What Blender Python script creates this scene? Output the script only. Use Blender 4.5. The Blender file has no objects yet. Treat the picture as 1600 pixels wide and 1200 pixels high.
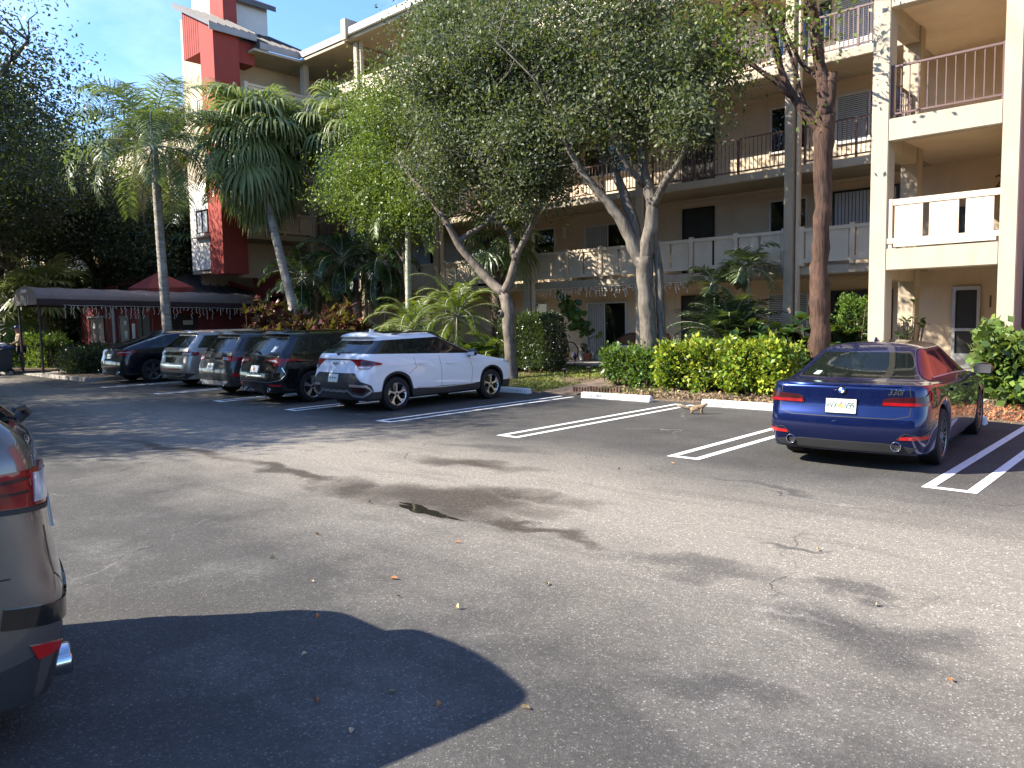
import bpy, bmesh, math, random
import numpy as np
from mathutils import Vector, Matrix
from mathutils.bvhtree import BVHTree
random.seed(7); rng = np.random.default_rng(7)
scene = bpy.context.scene; COL = scene.collection
rad = math.radians
ORG = {}

# ------------------------------------------------------------------ objects
def tag(o, label=None, cat=None, group=None, kind=None):
    if label: o['label'] = label
    if cat: o['category'] = cat
    if group: o['group'] = group
    if kind: o['kind'] = kind
    return o

def thing(name, label, cat, loc=(0, 0, 0), group=None, rotz=0):
    o = bpy.data.objects.new(name, None); COL.objects.link(o)
    o.location = loc; o.rotation_euler = (0, 0, rotz); o.empty_display_size = .2
    ORG[o.name] = Vector(loc) if rotz == 0 else Vector((0, 0, 0))
    return tag(o, label, cat, group)

def link(name, me, mat, parent=None, smooth=False):
    o = bpy.data.objects.new(name, me); COL.objects.link(o)
    if mat is not None:
        for m in (mat if isinstance(mat, (list, tuple)) else [mat]): me.materials.append(m)
    if smooth: me.shade_smooth()
    if parent is not None:
        org = ORG[parent.name]; ORG[o.name] = org
        if org.length > 0: me.transform(Matrix.Translation(-org))
        o.parent = parent
    else: ORG[o.name] = Vector((0, 0, 0))
    return o

def recentre(o, loc):
    """top-level mesh: put its origin at its base"""
    o.data.transform(Matrix.Translation(-Vector(loc))); o.location = loc; ORG[o.name] = Vector(loc)
    return o

def npmesh(name, V, F):
    V = np.asarray(V, np.float32); F = np.asarray(F, np.int32); k = F.shape[1]
    me = bpy.data.meshes.new(name)
    me.vertices.add(len(V)); me.vertices.foreach_set('co', V.ravel())
    me.loops.add(F.size); me.loops.foreach_set('vertex_index', F.ravel())
    me.polygons.add(len(F)); me.polygons.foreach_set('loop_start', np.arange(len(F), dtype=np.int32) * k)
    me.update(calc_edges=True)
    return me

class MB:
    def __init__(s): s.v = []; s.f = []
    def add(s, v, f):
        n = len(s.v); s.v += [tuple(p) for p in v]; s.f += [tuple(i + n for i in q) for q in f]; return s
    def box(s, x0, x1, y0, y1, z0, z1):
        return s.add([(x0, y0, z0), (x1, y0, z0), (x1, y1, z0), (x0, y1, z0), (x0, y0, z1), (x1, y0, z1), (x1, y1, z1), (x0, y1, z1)],
                     [(0, 3, 2, 1), (4, 5, 6, 7), (0, 1, 5, 4), (1, 2, 6, 5), (2, 3, 7, 6), (3, 0, 4, 7)])
    def cbox(s, c, d, R=None):
        b = MB().box(-d[0] / 2, d[0] / 2, -d[1] / 2, d[1] / 2, -d[2] / 2, d[2] / 2)
        M = R.to_4x4() if R is not None else Matrix()
        return s.add([Vector(c) + (M @ Vector(p)) for p in b.v], b.f)
    def prism(s, poly, lo, hi, ax=2):
        """extrude 2D poly along axis ax; poly gives the other two coords in xyz order"""
        n = len(poly)
        def P(p, h):
            q = list(p); q.insert(ax, h); return tuple(q)
        v = [P(p, lo) for p in poly] + [P(p, hi) for p in poly]
        f = [tuple(range(n))[::-1], tuple(range(n, 2 * n))] + [(i, (i + 1) % n, (i + 1) % n + n, i + n) for i in range(n)]
        return s.add(v, f)
    def tube(s, path, r, n=8, caps=True):
        P = [Vector(p) for p in path]; R = r if isinstance(r, (list, tuple, np.ndarray)) else [r] * len(P)
        v = []; f = []; nrm = None
        for i, p in enumerate(P):
            t = (P[min(i + 1, len(P) - 1)] - P[max(i - 1, 0)])
            if t.length < 1e-9: t = Vector((0, 0, 1))
            t.normalize()
            if nrm is None: nrm = t.orthogonal().normalized()
            else:
                nrm = nrm - t * nrm.dot(t)
                nrm = nrm.normalized() if nrm.length > 1e-6 else t.orthogonal().normalized()
            b = t.cross(nrm)
            for k in range(n):
                a = 2 * math.pi * k / n
                v.append(p + (nrm * math.cos(a) + b * math.sin(a)) * R[i])
        for i in range(len(P) - 1):
            for k in range(n):
                f.append((i * n + k, i * n + (k + 1) % n, (i + 1) * n + (k + 1) % n, (i + 1) * n + k))
        if caps:
            f.append(tuple(range(n))[::-1]); f.append(tuple(range((len(P) - 1) * n, len(P) * n)))
        return s.add(v, f)
    def lathe(s, prof, c=(0, 0, 0), n=20, ax=2, a0=0, a1=2 * math.pi):
        """prof: (r, h) pairs round axis ax"""
        v = []; f = []; m = len(prof); full = abs(a1 - a0 - 2 * math.pi) < 1e-6; K = n if full else n + 1
        for k in range(K):
            a = a0 + (a1 - a0) * k / n; ca, sa = math.cos(a), math.sin(a)
            for (r, h) in prof:
                q = [r * ca, r * sa]; q.insert(ax, h); v.append((q[0] + c[0], q[1] + c[1], q[2] + c[2]))
        for k in range(n):
            k2 = (k + 1) % K
            for i in range(m - 1): f.append((k * m + i, k2 * m + i, k2 * m + i + 1, k * m + i + 1))
        return s.add(v, f)
    def ball(s, c, r, n=12, m=8):
        r = r if isinstance(r, (tuple, list)) else (r, r, r)
        v = [(c[0], c[1], c[2] - r[2])]; f = []
        for j in range(1, m):
            b = -math.pi / 2 + math.pi * j / m
            for k in range(n):
                a = 2 * math.pi * k / n
                v.append((c[0] + r[0] * math.cos(b) * math.cos(a), c[1] + r[1] * math.cos(b) * math.sin(a), c[2] + r[2] * math.sin(b)))
        v.append((c[0], c[1], c[2] + r[2])); t = len(v) - 1
        for k in range(n):
            f.append((0, 1 + (k + 1) % n, 1 + k)); f.append((t, t - n + k, t - n + (k + 1) % n))
        for j in range(m - 2):
            for k in range(n):
                a = 1 + j * n
                f.append((a + k, a + (k + 1) % n, a + n + (k + 1) % n, a + n + k))
        return s.add(v, f)
    def build(s, name, mat, parent=None, smooth=False, bevel=0):
        me = bpy.data.meshes.new(name); me.from_pydata(s.v, [], s.f); me.update()
        o = link(name, me, mat, parent, False)
        if bevel:
            bm = bmesh.new(); bm.from_mesh(me)
            bmesh.ops.recalc_face_normals(bm, faces=bm.faces)
            es = [e for e in bm.edges if len(e.link_faces) == 2 and e.calc_face_angle(0) > .6]
            bmesh.ops.bevel(bm, geom=es, offset=bevel, segments=2, affect='EDGES', clamp_overlap=True)
            bm.to_mesh(me); bm.free(); me.update()
        if smooth:
            me.shade_smooth()
            if smooth != 'all': me.set_sharp_from_angle(angle=rad(smooth if isinstance(smooth, (int, float)) and smooth > 1 else 35))
        return o

def text_pts(body, size, align='CENTER', shear=0, bold=0, xs=1.0):
    cu = bpy.data.curves.new('tmp', 'FONT'); cu.body = body; cu.size = size; cu.align_x = align; cu.align_y = 'CENTER'
    cu.shear = shear; cu.offset = bold; cu.resolution_u = 3
    o = bpy.data.objects.new('tmp', cu); COL.objects.link(o)
    dg = bpy.context.evaluated_depsgraph_get(); e = o.evaluated_get(dg); me = e.to_mesh()
    v = [(p.co.x * xs, p.co.y) for p in me.vertices]; f = [tuple(p.vertices) for p in me.polygons]
    e.to_mesh_clear(); bpy.data.objects.remove(o); bpy.data.curves.remove(cu)
    return v, f

def text_on(name, body, size, mat, parent, origin, ux, uz, **k):
    v, f = text_pts(body, size, **k); O = Vector(origin); ux = Vector(ux); uz = Vector(uz)
    mb = MB().add([O + ux * a + uz * b for a, b in v], f)
    return mb.build(name, mat, parent)

# ------------------------------------------------------------------ materials
def nodes(name):
    m = bpy.data.materials.new(name); m.use_nodes = True; nt = m.node_tree
    return m, nt, nt.nodes['Principled BSDF']
def N(nt, t, **k):
    n = nt.nodes.new(t)
    for a, b in k.items():
        if a.startswith('i_'):
            n.inputs[int(a[2:]) if a[2:].isdigit() else a[2:].replace('_', ' ')].default_value = b
        else: setattr(n, a, b)
    return n
def c4(c): return (c[0], c[1], c[2], 1)
def mixc(nt, fac, a, b, mode='MIX'):
    n = nt.nodes.new('ShaderNodeMix'); n.data_type = 'RGBA'; n.blend_type = mode
    for sock, val in ((0, fac), (6, a), (7, b)):
        if isinstance(val, bpy.types.NodeSocket): nt.links.new(val, n.inputs[sock])
        elif sock == 0: n.inputs[0].default_value = val
        else: n.inputs[sock].default_value = c4(val)
    return n.outputs[2]
def ramp(nt, fac, stops):
    n = nt.nodes.new('ShaderNodeValToRGB'); nt.links.new(fac, n.inputs[0]); e = n.color_ramp.elements
    while len(e) < len(stops): e.new(.5)
    for q, (p, v) in zip(e, stops):
        q.position = p; q.color = c4(v) if isinstance(v, (tuple, list)) else (v, v, v, 1)
    return n.outputs[0]
def noise(nt, vec, scale, detail=3, rough=.55):
    n = N(nt, 'ShaderNodeTexNoise'); n.inputs['Scale'].default_value = scale; n.inputs['Detail'].default_value = detail
    n.inputs['Roughness'].default_value = rough
    if vec is not None: nt.links.new(vec, n.inputs['Vector'])
    return n.outputs[0]
def mathn(nt, op, a, b=0.0, c=None, clamp=False):
    n = nt.nodes.new('ShaderNodeMath'); n.operation = op; n.use_clamp = clamp
    for i, v in enumerate((a, b, c)):
        if v is None: continue
        if isinstance(v, bpy.types.NodeSocket): nt.links.new(v, n.inputs[i])
        else: n.inputs[i].default_value = v
    return n.outputs[0]
def bump(nt, h, s, bs, dist=.01):
    b = N(nt, 'ShaderNodeBump'); b.inputs['Strength'].default_value = s; b.inputs['Distance'].default_value = dist
    nt.links.new(h, b.inputs['Height']); nt.links.new(b.outputs[0], bs.inputs['Normal'])

def pm(name, col, rough=.6, metal=0, spec=.5, var=.12, scale=3, bmp=0, bscale=80, coat=0, stain=0):
    m, nt, b = nodes(name)
    tc = N(nt, 'ShaderNodeTexCoord').outputs['Object']
    lo = tuple(max(0, x * (1 - var)) for x in col); hi = tuple(min(1, x * (1 + var)) for x in col)
    c = mixc(nt, ramp(nt, noise(nt, tc, scale, 4), [(.3, 0), (.7, 1)]), lo, hi)
    if stain:
        mp = N(nt, 'ShaderNodeMapping'); nt.links.new(tc, mp.inputs[0]); mp.inputs['Scale'].default_value = (1.3, 1.3, .25)
        c = mixc(nt, ramp(nt, noise(nt, mp.outputs[0], 2.2, 6, .65), [(.52, 0), (.75, stain)]), c, tuple(x * .55 for x in col))
    nt.links.new(c, b.inputs['Base Color'])
    b.inputs['Roughness'].default_value = rough; b.inputs['Metallic'].default_value = metal
    b.inputs['Specular IOR Level'].default_value = spec
    if coat: b.inputs['Coat Weight'].default_value = coat; b.inputs['Coat Roughness'].default_value = .03
    if bmp: bump(nt, noise(nt, tc, bscale, 3), bmp, b)
    return m

def paint(name, col, metal=.35, rough=.32):
    m, nt, b = nodes(name); tc = N(nt, 'ShaderNodeTexCoord').outputs['Object']
    c = mixc(nt, ramp(nt, noise(nt, tc, 2.5, 5), [(.4, 0), (.8, .12)]), col, tuple(min(1, x * .8 + .03) for x in col))
    nt.links.new(c, b.inputs['Base Color'])
    b.inputs['Metallic'].default_value = metal; b.inputs['Roughness'].default_value = rough; b.inputs['Specular IOR Level'].default_value = .08
    b.inputs['Coat Weight'].default_value = 1
    r = mathn(nt, 'MULTIPLY_ADD', ramp(nt, noise(nt, tc, 6, 5), [(.45, 0), (.8, 1)]), .06, .015)
    nt.links.new(r, b.inputs['Coat Roughness'])
    return m

def glass(name, tint=(.03, .035, .035), clear=.3):
    m, nt, b = nodes(name); out = nt.nodes['Material Output']
    b.inputs['Base Color'].default_value = c4(tint); b.inputs['Roughness'].default_value = .02
    b.inputs['Specular IOR Level'].default_value = .9
    t = N(nt, 'ShaderNodeBsdfTransparent'); t.inputs[0].default_value = (.62, .68, .66, 1)
    mx = N(nt, 'ShaderNodeMixShader')
    lw = N(nt, 'ShaderNodeLayerWeight'); lw.inputs[0].default_value = .35
    f = mathn(nt, 'MULTIPLY', mathn(nt, 'SUBTRACT', 1.0, lw.outputs['Fresnel'], clamp=True), clear)
    nt.links.new(f, mx.inputs[0]); nt.links.new(b.outputs[0], mx.inputs[1]); nt.links.new(t.outputs[0], mx.inputs[2])
    nt.links.new(mx.outputs[0], out.inputs[0])
    return m

def leafmat(name, cols, trans=.3, rough=.4, spec=.5):
    """cols: list of base colours picked at random per leaf"""
    m, nt, b = nodes(name); out = nt.nodes['Material Output']
    g = N(nt, 'ShaderNodeNewGeometry')
    c = ramp(nt, g.outputs['Random Per Island'], [(i / max(1, len(cols) - 1), q) for i, q in enumerate(cols)])
    tcn = noise(nt, N(nt, 'ShaderNodeTexCoord').outputs['Object'], 1.3, 3)
    c = mixc(nt, 1.0, c, ramp(nt, tcn, [(.3, (.62, .64, .6)), (.7, (1.3, 1.3, 1.2))]), 'MULTIPLY')
    nt.links.new(c, b.inputs['Base Color']); b.inputs['Roughness'].default_value = rough
    b.inputs['Specular IOR Level'].default_value = spec
    t = N(nt, 'ShaderNodeBsdfTranslucent')
    nt.links.new(mixc(nt, .6, c, (.22, .3, .02)), t.inputs[0])
    mx = N(nt, 'ShaderNodeMixShader'); mx.inputs[0].default_value = trans
    nt.links.new(b.outputs[0], mx.inputs[1]); nt.links.new(t.outputs[0], mx.inputs[2]); nt.links.new(mx.outputs[0], out.inputs[0])
    return m

def barkmat(name, c1, c2, scale=(14, 14, 3), bmp=.6):
    m, nt, b = nodes(name); tc = N(nt, 'ShaderNodeTexCoord').outputs['Object']
    mp = N(nt, 'ShaderNodeMapping'); nt.links.new(tc, mp.inputs[0]); mp.inputs['Scale'].default_value = scale
    n1 = noise(nt, mp.outputs[0], 1.0, 6, .65); n2 = noise(nt, tc, 2.2, 4)
    c = mixc(nt, ramp(nt, n1, [(.35, 0), (.65, 1)]), c1, c2)
    c = mixc(nt, ramp(nt, n2, [(.5, 0), (.7, .55)]), c, tuple(x * 1.5 for x in c2))
    nt.links.new(c, b.inputs['Base Color']); b.inputs['Roughness'].default_value = .85
    b.inputs['Specular IOR Level'].default_value = .2
    bump(nt, n1, bmp, b, .03)
    return m

M = {}
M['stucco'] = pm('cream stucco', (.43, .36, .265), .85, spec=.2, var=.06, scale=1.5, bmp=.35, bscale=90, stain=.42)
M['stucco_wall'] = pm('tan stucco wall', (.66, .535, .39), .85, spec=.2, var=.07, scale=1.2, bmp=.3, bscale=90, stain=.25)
M['railing_board'] = pm('cream railing boards', (.62, .51, .375), .7, spec=.3, var=.07, bmp=.1, stain=.3)
M['white_stucco'] = pm('off white stucco', (.62, .58, .52), .85, spec=.2, var=.05, bmp=.25)
M['red_stucco'] = pm('red stucco', (.30, .055, .042), .8, spec=.25, var=.08, scale=.7, bmp=.3, bscale=70, stain=.45)
M['dark_red'] = pm('dark red stucco', (.25, .055, .05), .8, spec=.25, var=.1, bmp=.3, stain=.2)
M['roof_metal'] = pm('dark metal roof', (.05, .047, .05), .4, .3, var=.2)
M['roof_grey'] = pm('grey brown roof', (.085, .075, .068), .5, .1, var=.2)
M['fascia'] = pm('white fascia', (.66, .62, .57), .55, var=.05)
M['fascia_grey'] = pm('grey fascia', (.30, .27, .25), .5, var=.1)
M['bronze'] = pm('brown painted rail', (.11, .055, .045), .45, var=.15)
M['white_frame'] = pm('white frame', (.62, .6, .56), .45, var=.05)
M['dark_frame'] = pm('dark bronze frame', (.03, .025, .022), .4, .4)
M['door_dark'] = pm('dark door', (.025, .028, .026), .4, var=.2)
M['door_brown'] = pm('brown metal door', (.045, .026, .027), .5, var=.2)
M['blind'] = pm('pale slats', (.45, .47, .47), .6, var=.06)
M['window_glass'] = glass('window glass', (.012, .016, .016), .35)
M['pane'] = glass('dark window pane', (.018, .02, .02), .0)
M['inside'] = pm('unlit room', (.05, .045, .04), .9)
M['lamp_white'] = pm('white plastic lamp', (.7, .68, .62), .35)
M['concrete'] = pm('concrete', (.36, .33, .29), .85, spec=.2, var=.14, scale=2, bmp=.3, stain=.35)
M['canopy_cloth'] = pm('brown canopy cloth', (.22, .182, .165), .7, spec=.25, var=.1, bmp=.1)
M['canopy_edge'] = pm('dark canopy valance', (.05, .028, .03), .75)
M['post'] = pm('dark post', (.035, .028, .027), .5)
M['letter'] = pm('cream lettering', (.65, .6, .5), .6)
M['number'] = pm('brown number', (.10, .06, .04), .6)
M['sign_white'] = pm('white sign', (.72, .72, .7), .5)
M['black'] = pm('matte black', (.012, .012, .013), .6)
M['black_plastic'] = pm('black plastic trim', (.022, .022, .024), .55, var=.15, bmp=.1, bscale=300)
M['gloss_black'] = pm('gloss black', (.008, .008, .009), .12, coat=.6)
M['rubber'] = pm('tyre rubber', (.018, .018, .018), .75, spec=.3, var=.2, bmp=.15, bscale=60)
M['chrome'] = pm('chrome', (.62, .62, .63), .12, 1.0, var=.05)
M['alloy'] = pm('bright alloy', (.55, .55, .56), .28, .9, var=.08)
M['alloy_grey'] = pm('grey alloy', (.18, .18, .19), .35, .8, var=.1)
M['satin'] = pm('satin silver', (.5, .51, .53), .4, .7, var=.06)
M['seat'] = pm('car seat', (.10, .09, .08), .8)
M['plate'] = pm('licence plate', (.66, .68, .64), .4, var=.05)
M['plate_ink'] = pm('plate lettering', (.02, .07, .04), .5)
M['orange'] = pm('orange print', (.7, .2, .06), .5)
M['reflector'] = pm('red reflector', (.42, .012, .012), .18, coat=.5)
def lens(name, col):
    m, nt, b = nodes(name); tc = N(nt, 'ShaderNodeTexCoord').outputs['Object']
    c = mixc(nt, ramp(nt, noise(nt, tc, 14, 2), [(.4, 0), (.65, .6)]), col, tuple(x * .35 for x in col))
    nt.links.new(c, b.inputs['Base Color']); b.inputs['Roughness'].default_value = .35; b.inputs['Specular IOR Level'].default_value = .1
    b.inputs['Coat Weight'].default_value = .8; return m
M['lens_red'] = lens('red lamp lens', (.24, .003, .006)); M['lens_dark'] = lens('smoked lamp lens', (.035, .004, .006))
M['lens_clear'] = lens('clear lamp lens', (.55, .57, .6))
M['stop_paint'] = pm('worn white paint', (.74, .72, .68), .6, var=.08, bmp=.3, bscale=40, stain=.35)
M['stencil'] = pm('faded stencil', (.42, .41, .40), .7, var=.25, scale=18)
# ------------------------------------------------------------------ camera, sky, sun
def camera():
    yaw, pitch, roll, f = rad(42.6528), rad(4.7503), rad(1.0360), 1204.05
    fw = Vector((-math.sin(yaw) * math.cos(pitch), math.cos(yaw) * math.cos(pitch), -math.sin(pitch)))
    r = Vector((math.cos(yaw), math.sin(yaw), 0)); u = r.cross(fw)
    r2 = r * math.cos(roll) - u * math.sin(roll); u2 = u * math.cos(roll) + r * math.sin(roll)
    cam = bpy.data.cameras.new('camera'); o = bpy.data.objects.new('camera', cam); COL.objects.link(o)
    Mx = Matrix((r2, u2, -fw)).transposed().to_4x4(); Mx.translation = (0, 0, 1.8)
    o.matrix_world = Mx; cam.sensor_width = 36; cam.lens = f / 1600 * 36; cam.clip_end = 900; cam.clip_start = .05
    scene.camera = o
camera()
SUN_EL, SUN_TRAVEL = rad(34.5), math.atan2(.76, .65)     # light travels along this heading
def light():
    w = bpy.data.worlds.new('World'); scene.world = w; w.use_nodes = True; nt = w.node_tree
    bg = nt.nodes['Background']; sky = N(nt, 'ShaderNodeTexSky'); sky.sky_type = 'NISHITA'; sky.sun_disc = False
    sky.sun_elevation = SUN_EL; sky.air_density = 1.1; sky.dust_density = .25; sky.ozone_density = 5
    d = Vector((-math.cos(SUN_TRAVEL), -math.sin(SUN_TRAVEL)))
    sky.sun_rotation = math.atan2(d.x, d.y)
    tc = N(nt, 'ShaderNodeTexCoord').outputs['Generated']
    mp = N(nt, 'ShaderNodeMapping'); nt.links.new(tc, mp.inputs[0]); mp.inputs['Scale'].default_value = (1.2, 2.2, 4.0); mp.inputs['Rotation'].default_value = (.3, .2, .6)
    n = noise(nt, mp.outputs[0], 1.7, 8, .6)
    cl = ramp(nt, n, [(.46, 0), (.78, .42)])
    c = mixc(nt, cl, mixc(nt, 1.0, sky.outputs[0], (.80, .90, 1.08), 'MULTIPLY'), (4.6, 5.4, 6.8)); nt.links.new(c, bg.inputs[0])
    bg.inputs[1].default_value = .11
    s = bpy.data.lights.new('sun', 'SUN'); s.energy = 4.6; s.angle = rad(.55); s.color = (1, .925, .80)
    o = bpy.data.objects.new('sun', s); COL.objects.link(o)
    D = Vector((math.cos(SUN_TRAVEL) * math.cos(SUN_EL), math.sin(SUN_TRAVEL) * math.cos(SUN_EL), -math.sin(SUN_EL)))
    o.rotation_euler = D.to_track_quat('-Z', 'Y').to_euler(); o.location = (-40, -40, 40)
light()
vs = scene.view_settings; vs.view_transform = 'Standard'; vs.look = 'None'; vs.exposure = 1.68; vs.gamma = 1
scene.cycles.max_bounces = 5; scene.cycles.diffuse_bounces = 4; scene.cycles.transparent_max_bounces = 8; scene.cycles.caustics_reflective = False
scene.cycles.caustics_refractive = False
try: scene.cycles.sample_clamp_indirect = 6
except Exception: pass

# ------------------------------------------------------------------ ground
GH = .34
def gz(y): return 0 if y < 14.5 else min(GH, GH * (y - 14.5) / 4.5)

def asphalt():
    m, nt, b = nodes('asphalt'); tc = N(nt, 'ShaderNodeTexCoord').outputs['Object']
    sp = N(nt, 'ShaderNodeSeparateXYZ'); nt.links.new(tc, sp.inputs[0]); X, Y = sp.outputs[0], sp.outputs[1]
    big = noise(nt, tc, .35, 5, .6); med = noise(nt, tc, 1.1, 6, .65)
    mp = N(nt, 'ShaderNodeMapping'); nt.links.new(tc, mp.inputs[0]); mp.inputs['Scale'].default_value = (.28, 1.6, 1); mp.inputs['Rotation'].default_value = (0, 0, rad(-8))
    streak = noise(nt, mp.outputs[0], 1.1, 6, .65)
    # worn brownish driving lane between the dark sealed stalls and the near lane
    edge = mathn(nt, 'ADD', Y, mathn(nt, 'MULTIPLY_ADD', big, 3.0, -1.5))
    lane_up = ramp(nt, mathn(nt, 'DIVIDE', edge, 12.0), [(.55, 1), (.74, 0)])
    lane_lo = ramp(nt, mathn(nt, 'DIVIDE', mathn(nt, 'ADD', Y, mathn(nt, 'ADD', mathn(nt, 'MULTIPLY_ADD', med, 2.4, -1.2), mathn(nt, 'MULTIPLY', X, .06))), 12.0), [(.22, 0), (.42, 1)])
    lane = mathn(nt, 'MULTIPLY', lane_up, lane_lo)
    col = mixc(nt, ramp(nt, med, [(.3, 0), (.7, 1)]), (.053, .050, .045), (.080, .076, .069))
    lanec = mixc(nt, ramp(nt, streak, [(.3, 0), (.72, 1)]), (.15, .134, .110), (.35, .312, .255))
    col = mixc(nt, lane, col, lanec)
    worn = ramp(nt, noise(nt, tc, .8, 7, .7), [(.50, 0), (.70, .7)])
    near = ramp(nt, mathn(nt, 'DIVIDE', edge, 12.0), [(.10, 1), (.5, 0)])
    col = mixc(nt, mathn(nt, 'MULTIPLY', worn, mathn(nt, 'MULTIPLY_ADD', near, .6, .12)), col, (.2, .19, .175))
    col = mixc(nt, ramp(nt, streak, [(.48, 0), (.72, .62)]), col, (.06, .056, .052))
    # old stains: damp strip along the lane and oily patches (ellipses warped with noise)
    wv = N(nt, 'ShaderNodeTexNoise'); wv.inputs['Scale'].default_value = 1.3; wv.inputs['Detail'].default_value = 5; nt.links.new(tc, wv.inputs['Vector'])
    wvo = N(nt, 'ShaderNodeVectorMath', operation='MULTIPLY_ADD'); nt.links.new(wv.outputs['Color'], wvo.inputs[0])
    wvo.inputs[1].default_value = (1.3, 1.3, 0); wvo.inputs[2].default_value = (-.65, -.65, 0)
    wp = N(nt, 'ShaderNodeVectorMath', operation='ADD'); nt.links.new(tc, wp.inputs[0]); nt.links.new(wvo.outputs[0], wp.inputs[1])
    def patch(cx, cy, rx, ry, rot, soft):
        q = N(nt, 'ShaderNodeMapping'); q.vector_type = 'TEXTURE'; nt.links.new(wp.outputs[0], q.inputs[0])
        q.inputs['Location'].default_value = (cx, cy, 0); q.inputs['Rotation'].default_value = (0, 0, rad(rot)); q.inputs['Scale'].default_value = (rx, ry, 1)
        s = N(nt, 'ShaderNodeSeparateXYZ'); nt.links.new(q.outputs[0], s.inputs[0])
        d2 = mathn(nt, 'ADD', mathn(nt, 'POWER', s.outputs[0], 2.0), mathn(nt, 'POWER', s.outputs[1], 2.0))
        return ramp(nt, d2, [(max(0, 1 - soft) * .3, 1), (.55 + soft * .45, 0)])
    damp = None; vo2d = noise(nt, tc, 18, 5, .8)
    for a in DAMP:
        p = patch(*a); damp = p if damp is None else mathn(nt, 'MAXIMUM', damp, p)
    col = mixc(nt, mathn(nt, 'MULTIPLY', damp, mathn(nt, 'MULTIPLY_ADD', vo2d, .9, .5, clamp=True)), col, (.062, .049, .036))
    oil = None
    for a in OIL:
        p = patch(*a); oil = p if oil is None else mathn(nt, 'MAXIMUM', oil, p)
    col = mixc(nt, mathn(nt, 'MULTIPLY', oil, mathn(nt, 'MULTIPLY_ADD', streak, .6, .35)), col, (.045, .043, .042))
    # pale hairline cracks
    ck = N(nt, 'ShaderNodeTexVoronoi'); ck.feature = 'DISTANCE_TO_EDGE'; ck.inputs['Scale'].default_value = .32
    wp2 = N(nt, 'ShaderNodeVectorMath', operation='MULTIPLY_ADD'); nt.links.new(wv.outputs['Color'], wp2.inputs[0]); wp2.inputs[1].default_value = (.9, .9, 0); nt.links.new(tc, wp2.inputs[2])
    nt.links.new(wp2.outputs[0], ck.inputs['Vector'])
    cf = mathn(nt, 'MULTIPLY', ramp(nt, ck.outputs[0], [(.0010, 1), (.0028, 0)]), ramp(nt, noise(nt, tc, .5, 2), [(.42, 0), (.6, .8)]))
    col = mixc(nt, cf, col, mixc(nt, ramp(nt, noise(nt, tc, .9, 2), [(.45, 0), (.55, 1)]), (.02, .02, .02), (.27, .25, .22)))
    # aggregate grain
    vo = N(nt, 'ShaderNodeTexVoronoi'); vo.inputs['Scale'].default_value = 120; nt.links.new(tc, vo.inputs['Vector'])
    g = ramp(nt, vo.outputs['Color'], [(.0, .6), (.78, 1.05), (.92, 3.2)])
    col = mixc(nt, .62, col, g, 'MULTIPLY')
    vo2 = noise(nt, tc, 26, 4, .8)
    col = mixc(nt, .5, col, ramp(nt, vo2, [(.3, .5), (.7, 1.45)]), 'MULTIPLY')
    nt.links.new(col, b.inputs['Base Color'])
    rr = mathn(nt, 'MULTIPLY_ADD', damp, -.25, .88); nt.links.new(rr, b.inputs['Roughness'])
    b.inputs['Specular IOR Level'].default_value = .28
    bump(nt, mathn(nt, 'ADD', vo.outputs['Distance'], mathn(nt, 'MULTIPLY', vo2, .8)), .35, b, .006)
    return m
DAMP = [(-11.2, 4.85, 2.2, .2, 4, .6), (-8.4, 4.95, 1.8, .26, -5, .5), (-6.7, 4.95, .9, .34, -8, .8), (-5.6, 5.2, 1.5, .75, 6, .5), (-5.2, 5.75, .9, .3, 12, 1), (-4.3, 4.85, 1.1, .18, 3, .5), (-6.9, 6.7, 1.1, .3, 10, 1)]
OIL = [(-1.35, 4.4, .7, .42, 12, .5), (-1.75, 3.3, .5, .2, 20, .7), (-2.3, 5.75, .5, .09, 38, .5), (-1.6, 5.05, .45, .14, 8, .5), (-2.7, 4.8, .8, .3, 5, 1.2), (-.6, 3.2, .6, .25, 0, 1), (-9.7, 12.4, .35, .5, 0, .8), (-6.6, 12.2, .3, .5, 0, .8), (-9.9, 10.2, .5, .2, 0, 1), (-6.4, 10.6, .4, .3, 30, 1), (-3.4, 7.6, .8, .12, -30, .8), (-7.5, 7.8, 1.2, .25, 8, 1)]

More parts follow.
